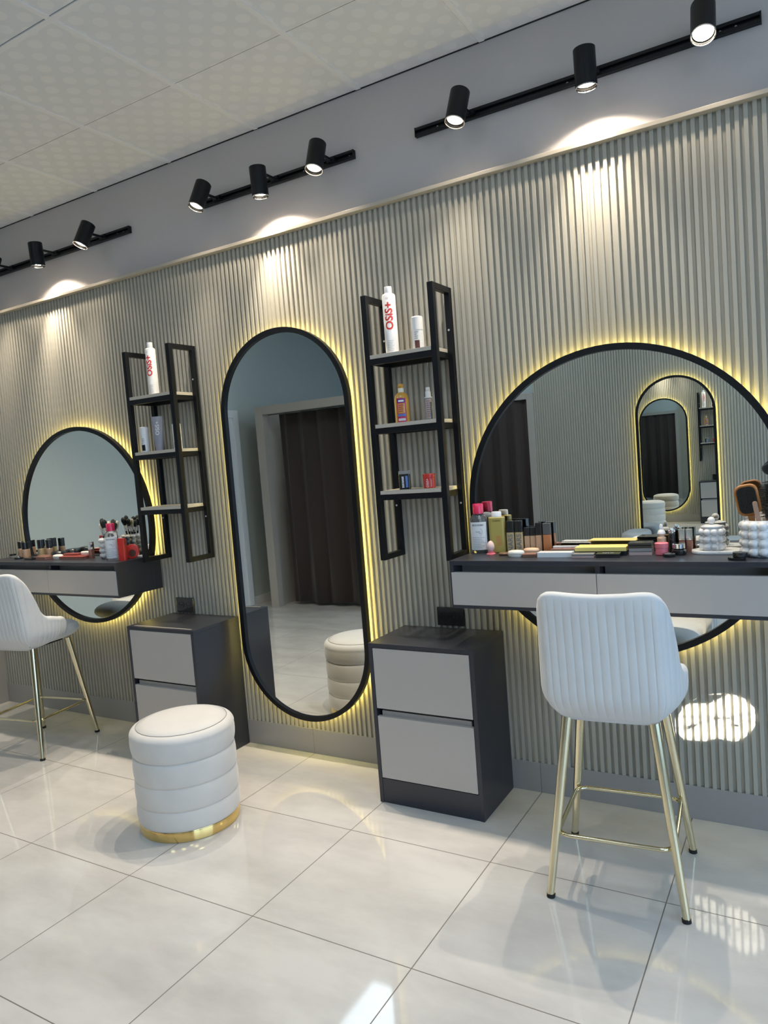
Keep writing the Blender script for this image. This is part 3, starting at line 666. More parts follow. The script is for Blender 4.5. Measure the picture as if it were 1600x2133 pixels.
# slim clear pump bottle
t = at(1.450, -0.110, 1.624, 'serum_bottle', 'slim clear serum bottle with white pump beside the golden bottle', 'bottle', math.radians(25))
MB().lathe([(0.016, 0), (0.018, 0.002), (0.018, 0.085), (0.016, 0.094), (0.010, 0.096)], 32).build('body', 'water', t, smooth=40)
wrap_patch(MB(), 0.0186, -0.7, 0.6, 0.006, 0.088, 10).build('label', 'mauve', t)
lines_patch(MB(), 0.0190, -0.5, 0.5, 0.012, 0.084, 8, 0.0028).build('small_print', 'greyink', t)
wrap_patch(MB(), 0.0190, 0.35, 0.75, 0.004, 0.075, 6).build('side_stripe', 'blackp', t)
MB().lathe([(0.0165, 0.093), (0.0165, 0.097), (0.012, 0.098), (0.0115, 0.120), (0.009, 0.122), (0.009, 0.138), (0, 0.139)], 28).box(-0.005, 0.005, -0.018, 0, 0.127, 0.137).build('pump', 'white', t, smooth=35)
# black jar and red jar
t = at(1.316, -0.125, 1.337, 'styling_wax_jar', 'black rectangular hair wax jar with clear lid on the bottom board of the right shelf', 'jar', math.radians(24))
MB().prism(rrect(0.050, 0.040, 0.008), 0, 0.066).build('jar_body', 'blackp', t, smooth=35)
MB().prism(rrect(0.050, 0.040, 0.008), 0.0665, 0.080).build('lid', 'water', t, smooth=35)
MB().box(0.004, 0.014, -0.0208, -0.0203, 0.008, 0.058).build('blue_stripe', 'blue', t)
mb = MB(); 
for k in range(8): mb.box(-0.012, -0.003, -0.0208, -0.0203, 0.008+k*0.0062, 0.0118+k*0.0062)
mb.build('print', 'whiteink', t)
t = at(1.434, -0.125, 1.337, 'hair_clay_jar', 'small red round jar with white lettering on the bottom board of the right shelf', 'jar')
MB().lathe([(0.024, 0), (0.0255, 0.002), (0.0255, 0.044)], 36).build('jar_body', 'red', t, smooth=35)
MB().lathe([(0.0265, 0.0445), (0.0265, 0.059), (0.0250, 0.061), (0, 0.061)], 36).build('lid', 'red', t, smooth=35)
lettering('OSiS+', 0.0105, 'whiteink', t, (0, 0, 0.022), R=0.0260, a0=0.12, vertical=True)
lines_patch(MB(), 0.0260, 0.72, 0.95, 0.006, 0.040, 6, 0.002).build('small_print', 'whiteink', t)

# ------------------------------------------------------------------ cosmetics
def micellar(label, x, y, z, rz, R=0.0375, h=0.206):
    t = at(x, y, z, 'micellar_water_bottle', label, 'bottle', rz); sy = 0.62
    MB().lathe([(R-0.004, 0), (R, 0.004), (R, h*0.64), (R*0.93, h*0.72), (R*0.70, h*0.775), (0.021, h*0.79), (0.021, h*0.80)], 48, sy=sy).build('body', 'clear', t, smooth=45)
    MB().lathe([(0.0215, h*0.80), (0.0225, h*0.80), (0.0225, h*0.992), (0.0215, h), (0, h)], 36).build('cap', 'pinkcap', t, smooth=35)
    def ell(mb): mb.v = [(a, b*sy-0.0006, c) for a, b, c in mb.v]; return mb
    ell(wrap_patch(MB(), R+0.0006, -1.15, 1.0, h*0.07, h*0.635, 16)).build('label', 'paper', t)
    o = lettering('BIODERMA', 0.0072, 'greyink', t, (0, 0, h*0.575), R=R+0.0012, a0=-0.05)
    o2 = lettering('Sensibio', 0.0042, 'greyink', t, (0, 0, h*0.44), R=R+0.0012, a0=-0.05); o3 = lettering('H2O', 0.0035, 'greyink', t, (0, 0, h*0.41), R=R+0.0012, a0=0.15)
    for q in (o, o2, o3):
        for vv in q.data.vertices: vv.co.y = vv.co.y*sy-0.0010
    mb = MB(); lines_patch(mb, R+0.0012, -0.85, 0.75, h*0.10, h*0.34, 7, 0.0010)
    n = 20; Ra, Rb = 0.0160, 0.0152; vs = []; fs = []
    for k in range(n+1):
        a = -PI*0.42+PI*0.80*k/n
        for r in (Ra, Rb):
            X = r*math.cos(a)+0.0; Z = r*math.sin(a); an = X/(R+0.0012); vs.append(((R+0.0012)*math.sin(an), -(R+0.0012)*math.cos(an), h*0.435+Z))
    for k in range(n): fs.append((2*k, 2*k+2, 2*k+3, 2*k+1))
    mb.add(vs, fs); ell(mb); mb.v = [(a, b-0.0004, c) for a, b, c in mb.v]; mb.build('print', 'greyink', t)
    return t
def squeeze(label, x, y, z, rz):
    t = at(x, y, z, 'cleansing_oil_bottle', label, 'bottle', rz); h = 0.148
    MB().prism(rrect(0.068, 0.036, 0.014), 0.0, h).build('body', 'olive', t, smooth=35, bevel=0.004, bseg=3)
    MB().lathe([(0.0205, h), (0.0215, h+0.001), (0.0205, h+0.020), (0.019, h+0.022), (0, h+0.022)], 36, sy=0.75).build('cap', 'white', t, smooth=35)
    lettering('CLARINS', 0.0058, 'brownlab', t, (0, -0.0186, h*0.90))
    mb = MB()
    for k in range(7): mb.box(-0.004, 0.014+0.006*random.random(), -0.0188, -0.0184, h*0.46-k*0.006, h*0.46-k*0.006+0.0010)
    mb.build('print', 'redink', t)
def flat_bottle(name, label, x, y, z, rz, w, d, hb, hc, mb_, mc, txt=None, group=None, shape='box', th=0.010):
    t = at(x, y, z, name, label, 'foundation bottle', rz, group)
    if shape == 'box':
        MB().prism(rrect(w, d, min(w, d)*0.18), 0, hb).build('body', mb_, t, smooth=35)
        MB().prism(rrect(w*0.98, d*0.98, min(w, d)*0.12), hb+0.0006, hb+hc).build('cap', mc, t, smooth=35, bevel=0.0006)
    else:
        MB().lathe([(w/2-0.002, 0), (w/2, 0.002), (w/2, hb-0.003), (w/2-0.003, hb)], 28).build('body', mb_, t, smooth=35)
        MB().lathe([(w/2-0.001, hb+0.0005), (w/2-0.001, hb+hc-0.002), (w/2-0.003, hb+hc), (0, hb+hc)], 28).build('cap', mc, t, smooth=35)
    if txt == 'NARS': lettering('NARS', w*0.62, 'greyink', t, (0, -d/2-0.0006, hb*0.48), vertical=True, stretch=1.05)
    elif txt:
        if shape == 'box': lettering(txt, 0.0042, 'greyink', t, (0, -d/2-0.0006, hb*0.6))
        else: lines_patch(MB(), w/2+0.0005, -0.5, 0.5, hb*0.25, hb*0.65, 3, 0.0016).build('print', 'greyink', t)
    return t
ra = math.radians
micellar('cleansing water bottle with raspberry cap at the left end of the right table', 1.636, -0.096, ZR, ra(14))
squeeze('olive yellow squeeze bottle with white cap on the right dressing table', 1.712, -0.086, ZR, ra(12))
flat_bottle('foundation_bottle', 'tall foundation bottle with black square cap next to the olive bottle', 1.768, -0.084, ZR, ra(10), 0.031, 0.028, 0.083, 0.047, 'sand', 'blackp', 'NARS')
flat_bottle('foundation_bottle', 'tall foundation bottle with black square cap, second from the olive bottle', 1.803, -0.080, ZR, ra(10), 0.031, 0.028, 0.083, 0.047, 'sand', 'blackp', 'NARS')
flat_bottle('foundation_bottle', 'short pale foundation bottle with low black cap, third bottle from the olive one', 1.833, -0.070, ZR, ra(10), 0.023, 0.020, 0.066, 0.034, 'beige', 'blackp')
flat_bottle('foundation_bottle', 'short pale foundation bottle with low black cap, fourth bottle from the olive one', 1.857, -0.068, ZR, ra(10), 0.022, 0.020, 0.066, 0.034, 'beige', 'blackp')
flat_bottle('foundation_bottle', 'slim pale foundation tube with tall black cap left of the orange bottle', 1.882, -0.070, ZR, ra(10), 0.024, 0.022, 0.068, 0.050, 'beige', 'blackp')
flat_bottle('foundation_bottle', 'orange brown bottle with dark grey cap at the right end of the bottle row', 1.918, -0.073, ZR, ra(8), 0.032, 0.022, 0.070, 0.045, 'orange', 'greycap')
# sponge egg in its holder
t = at(1.700, -0.140, ZR, 'makeup_sponge', 'pale pink egg shaped makeup sponge standing in a small clear holder', 'makeup sponge')
MB().lathe([(0.0, 0.010), (0.010, 0.012), (0.0155, 0.024), (0.0155, 0.034), (0.012, 0.046), (0.006, 0.054), (0, 0.056)], 28).build('sponge', 'palepink', t, smooth=60)
MB().lathe([(0.0, 0.0), (0.019, 0.0), (0.019, 0.003), (0.013, 0.006), (0.013, 0.012), (0.010, 0.012)], 28).build('stand', 'pink', t, smooth=40)
def compact(name, label, x, y, z, rz, w, d, h, m, cat='compact', ell=True, lid=True, m2=None):
    t = at(x, y, z, name, label, cat, rz)
    if ell:
        MB().lathe([(0.42, 0), (0.5, h*0.25), (0.5, h*0.45)], 40, sx=w, sy=d).build('base', m2 or m, t, smooth=50)
        MB().lathe([(0.5, h*0.5), (0.5, h*0.72), (0.44, h*0.92), (0.3, h), (0, h)], 40, sx=w, sy=d).build('lid', m, t, smooth=50)
    else:
        MB().box(-w/2, w/2, -d/2, d/2, 0, h*0.47).build('base', m2 or m, t, bevel=min(h*0.2, 0.0015))
        MB().box(-w/2, w/2, -d/2, d/2, h*0.52, h).build('lid', m, t, bevel=min(h*0.2, 0.0015))
    return t
compact('powder_compact', 'flat dark brown compact in front of the olive bottle', 1.766, -0.160, ZR, 0, 0.048, 0.046, 0.011, 'brownp')
compact('soap_case', 'white oval case near the front edge of the right dressing table', 1.832, -0.205, ZR, ra(5), 0.066, 0.044, 0.026, 'ivory')
compact('soap_case', 'peach oval case just behind the white oval one', 1.868, -0.130, ZR, ra(5), 0.064, 0.042, 0.024, 'peach')
t = compact('eyeshadow_palette', 'small gold and brown square palette beside the white oval case', 1.886, -0.200, ZR, ra(8), 0.055, 0.040, 0.013, 'bronze', 'palette', False, m2='brownp')
t = at(1.990, -0.205, ZR, 'white_box', 'long flat white cosmetic box near the front edge', 'box', ra(2)); MB().box(-0.066, 0.066, -0.022, 0.022, 0, 0.020).build('carton', 'white', t, bevel=0.0012); 
t = at(2.010, -0.118, ZR, 'bronzer_palette', 'open brown powder palette with a white lid behind the white box', 'palette', ra(3))
MB().box(-0.062, 0.062, -0.030, 0.030, 0, 0.020).build('tray', 'brownp', t, bevel=0.0015)
mb = MB()
for i in range(3): mb.box(-0.056+i*0.038, -0.022+i*0.038, -0.024, 0.012, 0.0195, 0.0212)
mb.build('powder_pans', 'bronze', t, bevel=0.0005)
MB().box(-0.060, 0.060, 0.013, 0.030, 0.0205, 0.027).build('lid', 'white', t, bevel=0.001)
t = at(2.150, -0.140, ZR, 'yellow_box', 'flat yellow cosmetic box with black lower edge on the right dressing table', 'box', ra(2))
MB().box(-0.094, 0.094, -0.040, 0.040, 0, 0.016).build('lower_tray', 'blackp', t, bevel=0.001); MB().box(-0.094, 0.094, -0.040, 0.040, 0.0165, 0.032).build('lid', 'yellow', t, bevel=0.001)
t = compact('eyeshadow_palette', 'small clear palette of rosy powders in front of the yellow box', 2.100, -0.220, ZR, ra(3), 0.080, 0.036, 0.016, 'water', 'palette', False, m2='mauve')
t = compact('eyeshadow_palette', 'flat black palette with white lettering in front of the yellow box', 2.188, -0.208, ZR, ra(4), 0.086, 0.040, 0.015, 'blackp', 'palette', False); lettering('NYX', 0.014, 'whiteink', t, (0, 0.0, 0.0155), flat_dir='up')
t = compact('powder_case', 'clear case of mauve powder right of the yellow box, below a black palette', 2.292, -0.140, ZR, ra(4), 0.080, 0.068, 0.026, 'water', 'powder case', False, m2='mauve')
t = compact('eyeshadow_palette', 'black palette lying on the clear powder case', 2.290, -0.138, ZR+0.0262, ra(4), 0.082, 0.070, 0.019, 'blackp', 'palette', False)
t = at(2.356, -0.092, ZR, 'dropper_bottle', 'small glass bottle with white rubber dropper behind the pink jar', 'bottle')
MB().lathe([(0.014, 0), (0.016, 0.002), (0.016, 0.054), (0.009, 0.062), (0.008, 0.066)], 28).build('glass', 'peach', t, smooth=40)
MB().lathe([(0.010, 0.066), (0.015, 0.068), (0.015, 0.072), (0.010, 0.082), (0.0065, 0.084), (0.0065, 0.098), (0.004, 0.104), (0, 0.105)], 24).build('dropper', 'white', t, smooth=40)
t = at(2.366, -0.158, ZR, 'cream_jar', 'pink round cream jar with a coral lid', 'jar')
MB().lathe([(0.019, 0), (0.022, 0.003), (0.022, 0.027)], 32).build('jar_body', 'pink', t, smooth=40); MB().lathe([(0.0235, 0.0275), (0.0235, 0.043), (0.021, 0.045), (0, 0.045)], 32).build('lid', 'pink', t, smooth=40)
t = at(2.397, -0.200, ZR, 'round_compact', 'small flat round black compact in front of the pink jar', 'compact')
MB().lathe([(0.020, 0), (0.0215, 0.002), (0.0215, 0.011), (0.019, 0.013), (0, 0.013)], 32).build('case', 'blackp', t, smooth=40); MB().lathe([(0.008, 0.0131), (0.007, 0.0145), (0, 0.0145)], 16).build('emblem', 'chrome', t, smooth=40)
t = at(2.393, -0.100, ZR, 'perfume_bottle', 'slender black bottle with a shiny silver ball top', 'bottle')
MB().lathe([(0.010, 0), (0.0115, 0.001), (0.0115, 0.070), (0.009, 0.072)], 28).build('body', 'blackp', t, smooth=40)
MB().sphere((0, 0, 0.083), 0.009, 14).sphere((0.007, 0.003, 0.078), 0.006, 12).sphere((-0.007, 0, 0.079), 0.006, 12).cyl((0, 0, 0.071), (0, 0, 0.078), 0.008).build('stopper', 'chrome', t, smooth=50)
t = at(2.423, -0.152, ZR, 'cream_jar', 'small black jar with a clear silver lid', 'jar')
MB().lathe([(0.023, 0), (0.025, 0.004), (0.024, 0.018), (0.018, 0.022)], 32).build('jar_body', 'blackp', t, smooth=40); MB().lathe([(0.019, 0.0225), (0.022, 0.024), (0.022, 0.039), (0.020, 0.041), (0, 0.041)], 32).build('lid', 'chrome', t, smooth=40)
def gloss(label, x, y, z, m='beige', mc='chrome', h=0.084, r=0.0105):
    t = at(x, y, z, 'lip_gloss', label, 'lip gloss', 0)
    MB().prism(rrect(2*r, 2*r, 0.003), 0, h*0.52).build('tube', m, t, smooth=35); MB().prism(rrect(2*r+0.001, 2*r+0.001, 0.003), h*0.525, h).build('cap', mc, t, smooth=35, bevel=0.001)
gloss('square lip gloss with silver cap, left of a pair beside the bubble jar', 2.425, -0.085, ZR, 'bronze')
gloss('square lip gloss with silver cap, right of a pair beside the bubble jar', 2.450, -0.085, ZR, 'bronze')
def bubbles(mb, R, rows, z0, dz, r, n, off=0.0, squash=1.0):
    for k in range(rows):
        for i in range(n):
            a = 2*PI*(i+(0.0))/n+off; mb.sphere((R*math.cos(a), R*math.sin(a), z0+dz*k), r, 14, sz=squash)
    return mb
t = at(2.545, -0.108, ZR, 'oval_tray', 'white oval tray under the bubble jar', 'tray')
MB().prism([(x, y) for x, y in rrect(0.172, 0.092, 0.045, 14)], 0, 0.010).build('dish', 'ceramic', t, smooth=35, bevel=0.002)
MB().tube([(x, y, 0.0105) for x, y in rrect(0.166, 0.086, 0.042, 14)], 0.0022, 8, True).build('rim', 'ceramic', t, smooth=60)
t = at(2.528, -0.108, ZR+0.0102, 'bubble_jar', 'white lidded jar covered in round bubbles on the oval tray', 'jar')
bubbles(MB().lathe([(0.030, 0), (0.034, 0.003), (0.034, 0.078), (0.030, 0.079)], 32), 0.034, 3, 0.014, 0.026, 0.0125, 9, 0.15).build('jar_body', 'ceramic', t, smooth=60)
MB().lathe([(0.033, 0.0795), (0.036, 0.081), (0.036, 0.086), (0.020, 0.091), (0, 0.092)], 32).sphere((0, 0, 0.105), 0.0135, 18).build('lid', 'ceramic', t, smooth=60)
CUPX, CUPY = 2.690, -0.170
t = at(CUPX, CUPY, ZR, 'bubble_cup', 'large white cup covered in round bubbles holding the hairbrushes', 'cup')
mb = MB().lathe([(0.050, 0), (0.054, 0.003), (0.054, 0.120), (0.052, 0.122), (0.050, 0.120), (0.050, 0.006), (0, 0.006)], 40); bubbles(mb, 0.055, 4, 0.018, 0.029, 0.0165, 12, 0.1, 0.92).build('cup_body', 'ceramic', t, smooth=60)
t = at(2.618, -0.262, ZR, 'pocket_mirror', 'black folding round compact in front of the large bubble cup', 'compact', ra(-10))
MB().lathe([(0.026, 0), (0.028, 0.003), (0.028, 0.008), (0, 0.009)], 36, sy=0.8).build('base', 'blackp', t, smooth=40)
MB().lathe([(0.022, 0.0), (0.023, 0.002), (0.023, 0.016), (0, 0.017)], 36, Matrix.Translation((0.012, -0.004, 0.0095)), sy=0.8).build('lid', 'blackp', t, smooth=40)
# brushes standing in the large cup
def axes(d):
    z = d.normalized(); x = (Vector((1, 0, 0))-z*z.x).normalized(); y = z.cross(x); return Matrix((x, y, z)).transposed().to_quaternion()
def place_dir(t, base, d):
    t.location = base; t.rotation_mode = 'QUATERNION'; t.rotation_quaternion = axes(Vector(d))
t = thing('paddle_brush', 'orange brown wooden paddle hairbrush leaning left in the large bubble cup', 'hairbrush'); place_dir(t, (CUPX-0.012, CUPY+0.006, ZR+0.012), (-0.16, 0.03, 1))
MB().lathe([(0.006, 0), (0.009, 0.01), (0.008, 0.09), (0.011, 0.125)], 20).build('handle', 'wood', t, smooth=50)
ov = rrect(0.074, 0.108, 0.026, 10); q = Matrix.Translation((0, 0, 0.178)) @ Matrix.Rotation(PI/2, 4, 'X')
MB().prism(ov, -0.009, 0.009, q).build('head', 'wood', t, smooth=35, bevel=0.005, bseg=3)
MB().prism(rrect(0.058, 0.090, 0.02, 8), 0.009, 0.013, q).build('cushion_pad', 'blackp', t, smooth=35)
mb = MB()
for i in range(7):
    for j in range(11): mb.cyl((-0.024+i*0.008, -0.012, 0.138+j*0.008), (-0.024+i*0.008, -0.028, 0.138+j*0.008), 0.0008, seg=5)
tag(mb.build('bristles', 'bristle', t), kind='stuff')
def round_brush(label, base, d, L, r, hm):
    t = thing('round_hairbrush', label, 'hairbrush'); place_dir(t, base, d)
    MB().lathe([(0.006, 0), (0.008, 0.02), (0.007, 0.10), (0.011, 0.112)], 20).build('handle', hm, t, smooth=50)
    MB().lathe([(0.011, 0.112), (0.011, L), (0.006, L+0.004), (0, L+0.005)], 20).build('barrel', 'blackp', t, smooth=50)
    mb = MB()
    for j in range(20):
        for i in range(16):
            a = 2*PI*(i+0.5*(j % 2))/16; z = 0.118+(L-0.122)*j/19; rr = r*(0.85+0.15*math.sin(PI*j/19))*random.uniform(0.93, 1.05)
            mb.cyl((0.010*math.cos(a), 0.010*math.sin(a), z), (rr*math.cos(a), rr*math.sin(a), z+random.uniform(-0.003, 0.003)), 0.0009, 0.0005, seg=4)
    tag(mb.build('bristles', 'bristle', t), kind='stuff')
round_brush('round hairbrush with dark bristles, the upright one in the large bubble cup', (CUPX+0.018, CUPY+0.028, ZR+0.010), (0.02, 0.06, 1), 0.228, 0.033, 'palewood')
round_brush('round hairbrush with dark bristles leaning right in the large bubble cup', (CUPX+0.022, CUPY-0.026, ZR+0.010), (0.16, -0.10, 1), 0.215, 0.030, 'blackp')
t = thing('comb', 'flat pale wooden comb handle leaning in front of the dark round brushes', 'comb'); place_dir(t, (CUPX+0.010, CUPY-0.038, ZR+0.020), (-0.16, -0.03, 1))
MB().prism(rrect(0.015, 0.168, 0.006, 6), -0.003, 0.003, Matrix.Translation((0, 0, 0.085)) @ Matrix.Rotation(PI/2, 4, 'X')).build('handle', 'palewood', t, smooth=35, bevel=0.001)

# ------------------------------------------------------------------ cosmetics on the left table
for k, (x, y, h1, h2, wd, lb) in enumerate((
    (-1.560, -0.085, 0.052, 0.044, 0.042, 'small foundation bottle with black cap, leftmost in the group on the left table'),
    (-1.478, -0.100, 0.052, 0.044, 0.040, 'small foundation bottle with black cap between the two front ones on the left table'),
    (-1.440, -0.135, 0.054, 0.045, 0.044, 'small foundation bottle with black cap nearest the front edge of the left table'),
    (-1.345, -0.090, 0.052, 0.055, 0.042, 'taller foundation bottle with black cap at the back of the left group'),
    (-1.262, -0.090, 0.054, 0.052, 0.040, 'small foundation bottle with black cap, rightmost in the group on the left table'))):
    flat_bottle('foundation_bottle', lb, x, y, ZL, 0, wd, wd, h1, h2, ('beige', 'beige', 'beige', 'sand', 'beige')[k], 'blackp', 'x', shape='round')
t = at(-1.585, -0.130, ZL, 'cream_jar', 'tiny clear jar with black lid at the left end of the left table', 'jar')
MB().lathe([(0.018, 0), (0.020, 0.002), (0.020, 0.012)], 28).build('jar_body', 'clear', t, smooth=40); MB().lathe([(0.0205, 0.0125), (0.0205, 0.023), (0, 0.024)], 28).build('lid', 'blackp', t, smooth=40)
t = at(-1.430, -0.190, ZL, 'cream_jar', 'low black pot with a silver top in front of the small foundation bottles', 'jar')
MB().lathe([(0.024, 0), (0.026, 0.002), (0.026, 0.010)], 28).build('jar_body', 'blackp', t, smooth=40); MB().lathe([(0.012, 0.0105), (0.012, 0.018), (0, 0.019)], 24).build('lid', 'chrome', t, smooth=40)
compact('powder_compact', 'round black powder compact, the left of two on the left table', -1.145, -0.110, ZL, 0, 0.092, 0.086, 0.038, 'blackp')
compact('powder_compact', 'round black powder compact, the right of two on the left table', -1.035, -0.095, ZL, 0, 0.088, 0.082, 0.050, 'blackp')
compact('blush_palette', 'rose bronze palette with a silver catch on the left table', -1.150, -0.205, ZL, ra(-4), 0.100, 0.052, 0.020, 'bronze', 'palette', False, m2='bronze')
compact('eyeshadow_palette', 'thin black palette left of the rose bronze one', -1.268, -0.215, ZL, ra(-4), 0.084, 0.042, 0.012, 'blackp', 'palette', False)
compact('brow_palette', 'beige and brown palette behind the thin black one', -1.225, -0.150, ZL, ra(-4), 0.092, 0.052, 0.018, 'bronze', 'palette', False, m2='brownp')
compact('soap_case', 'white oval case in front on the left table', -1.040, -0.190, ZL, ra(-6), 0.076, 0.052, 0.028, 'ivory')
t = compact('eyeshadow_palette', 'large brick red palette lying on the left table', -0.905, -0.165, ZL, ra(2), 0.200, 0.086, 0.018, 'redpal', 'palette', False, m2='bronze')
compact('eyeshadow_palette', 'narrow brick red palette lying across the large red one', -0.955, -0.150, ZL+0.0185, ra(4), 0.120, 0.040, 0.012, 'redpal', 'palette', False)
compact('soap_case', 'cream oval case lying on the back of the red palette', -0.850, -0.142, ZL+0.0185, 0, 0.074, 0.036, 0.022, 'ivory')
gloss('slim glass lip gloss with clear cap left of the bubble cup on the left table', -0.785, -0.150, ZL, 'bronze', 'chrome', 0.098, 0.0125)
t = at(-0.752, -0.090, ZL, 'serum_bottle', 'slim bottle with red cap left of the bubble cup on the left table', 'bottle')
MB().lathe([(0.014, 0), (0.016, 0.002), (0.016, 0.100), (0.012, 0.103)], 28).build('body', 'bronze', t, smooth=40); MB().lathe([(0.016, 0.1035), (0.017, 0.105), (0.017, 0.126), (0, 0.127)], 28).build('cap', 'red', t, smooth=40)
LCX, LCY = -0.640, -0.125
t = at(LCX, LCY, ZL, 'bubble_cup', 'white cup covered in round bubbles holding makeup brushes on the left table', 'cup')
mb = MB().lathe([(0.050, 0), (0.052, 0.003), (0.052, 0.118), (0.050, 0.120), (0.048, 0.118), (0.048, 0.006), (0, 0.006)], 40); bubbles(mb, 0.050, 4, 0.018, 0.0285, 0.0165, 11, 0.1, 0.92).build('cup_body', 'ceramic', t, smooth=60)
for k in range(12):
    a = 2*PI*k/12+0.2; rr = 0.030 if k % 2 else 0.020; L = random.uniform(0.185, 0.225)
    bl = k % 3 != 1
    t = thing('makeup_brush', 'makeup brush with %s hair in the bubble cup on the left table' % ('black' if bl else 'cream'), 'makeup brush', group='%s haired makeup brushes in the left bubble cup' % ('black' if bl else 'cream'))
    place_dir(t, (LCX+rr*0.7*math.cos(a), LCY+rr*0.7*math.sin(a), ZL+0.010), (0.17*math.cos(a), 0.10*math.sin(a), 1))
    MB().cyl((0, 0, 0), (0, 0, L*0.62), 0.003, 0.0042, 12).build('handle', 'blackp', t, smooth=50)
    MB().cyl((0, 0, L*0.62), (0, 0, L*0.78), 0.0045, 0.0065, 14).build('ferrule', 'chrome', t, smooth=50)
    MB().lathe([(0.0065, L*0.78), (0.013 if bl else 0.010, L*0.89), (0.012 if bl else 0.009, L*0.95), (0.006, L*0.99), (0, L)], 18).build('hair', 'bristle' if bl else 'creamhair', t, smooth=60)
micellar('cleansing water bottle with raspberry cap near the right end of the left table', -0.508, -0.222, ZL, ra(38), R=0.036, h=0.206)
flat_bottle('foundation_bottle', 'square black bottle beside the cleansing water on the left table', -0.488, -0.165, ZL, ra(20), 0.036, 0.030, 0.068, 0.028, 'blackp', 'water')
flat_bottle('foundation_bottle', 'tall red bottle with red cap at the right end of the left table', -0.428, -0.222, ZL, ra(20), 0.040, 0.030, 0.086, 0.036, 'red', 'red')
t = at(-0.430, -0.158, ZL, 'round_red_bottle', 'red disc shaped bottle with a dark picture behind the tall red bottle', 'bottle', ra(35))
MB().lathe([(0.036, -0.012), (0.040, -0.010), (0.040, 0.010), (0.036, 0.012)], 36, Matrix.Translation((0, 0, 0.0405)) @ Matrix.Rotation(PI/2, 4, 'X')).build('body', 'red', t, smooth=40)
MB().lathe([(0.020, 0), (0, 0.0004)], 24, Matrix.Translation((0.004, -0.0125, 0.032)) @ Matrix.Rotation(PI/2, 4, 'X')).build('picture', 'brownlab', t)
t = at(-0.415, -0.095, ZL, 'oval_tray', 'small white tray at the back right corner of the left table', 'tray')
MB().prism(rrect(0.050, 0.060, 0.02, 8), 0, 0.010).build('dish', 'ceramic', t, smooth=35, bevel=0.002)

# ------------------------------------------------------------------ photographer, seen in the right mirror only as a dark sleeve
def skin_obj(name, m, parent, pts, edges, rad, sub=2, root=0):
    me = bpy.data.meshes.new(name); me.from_pydata(pts, edges, []); o = bpy.data.objects.new(name, me); C.objects.link(o); o.parent = parent
    sk = o.modifiers.new('skin', 'SKIN'); sk.use_smooth_shade = True
    if not me.skin_vertices: me.attributes.new if False else None
    lay = me.skin_vertices[0] if len(me.skin_vertices) else None
    if lay is None:
        bpy.context.view_layer.objects.active = o; bpy.ops.object.modifier_remove(modifier='skin'); bpy.ops.object.modifier_add(type='SKIN'); o.modifiers[0].use_smooth_shade = True; lay = me.skin_vertices[0]
    for i, r in enumerate(rad):
        lay.data[i].radius = r if isinstance(r, tuple) else (r, r); lay.data[i].use_root = (i == root)
    s = o.modifiers.new('sub', 'SUBSURF'); s.levels = sub; s.render_levels = sub
    me.materials.append(M[m]); return o
ph = thing('person', 'person in black clothes holding up a phone, a dark sleeve in the right mirror', 'person', (2.93, -3.30, 0), 0)
# facing the ribbed wall; local +y is forward
body_p = [(0, 0, 0.92), (0, 0.005, 1.05), (0, 0.0, 1.22), (0, -0.01, 1.36), (0, -0.01, 1.44), (0, 0.0, 1.50),
          (-0.16, -0.01, 1.36), (-0.40, 0.08, 1.165), (-0.16, 0.27, 1.33), (-0.105, 0.30, 1.375),
          (0.16, -0.01, 1.36), (0.25, 0.05, 1.14), (0.05, 0.27, 1.33), (-0.005, 0.30, 1.375),
          (-0.09, 0, 0.86), (-0.10, 0.01, 0.48), (-0.105, -0.02, 0.09), (-0.11, 0.10, 0.03),
          (0.09, 0, 0.86), (0.10, 0.01, 0.48), (0.105, -0.02, 0.09), (0.11, 0.10, 0.03)]
body_e = [(0, 1), (1, 2), (2, 3), (3, 4), (4, 5), (3, 6), (6, 7), (7, 8), (8, 9), (3, 10), (10, 11), (11, 12), (12, 13), (0, 14), (14, 15), (15, 16), (16, 17), (0, 18), (18, 19), (19, 20), (20, 21)]
body_r = [(0.15, 0.10), (0.135, 0.09), (0.15, 0.10), (0.15, 0.09), 0.055, 0.05, 0.062, 0.048, 0.034, 0.024, 0.062, 0.048, 0.034, 0.024, 0.085, 0.06, 0.042, 0.035, 0.085, 0.06, 0.042, 0.035]
bd = skin_obj('body', 'cloth', ph, body_p, body_e, body_r)
MB().sphere((0, 0.015, 1.60), 0.085, 28, sx=0.88, sy=1.05, sz=1.30).sphere((0, 0.108, 1.585), 0.014, 12, sz=1.4).sphere((-0.078, 0.01, 1.59), 0.018, 12, sx=0.4, sz=1.5).sphere((0.078, 0.01, 1.59), 0.018, 12, sx=0.4, sz=1.5).build('head', 'skin', ph, smooth=80)
MB().sphere((-0.028, 0.092, 1.615), 0.010, 12).sphere((0.028, 0.092, 1.615), 0.010, 12).build('eyes', 'white', ph, smooth=80)
MB().sphere((-0.028, 0.0995, 1.615), 0.0045, 10).sphere((0.028, 0.0995, 1.615), 0.0045, 10).build('pupils', 'hair', ph, smooth=80)
MB().sphere((0, 0.098, 1.545), 0.018, 14, sy=0.4, sz=0.35).build('mouth', 'pink', ph, smooth=80)
MB().sphere((0, -0.012, 1.635), 0.096, 28, sx=0.92, sy=1.0, sz=1.12).sphere((0, -0.055, 1.53), 0.075, 20, sx=0.95, sy=0.7, sz=1.5).build('hair', 'hair', ph, smooth=80)
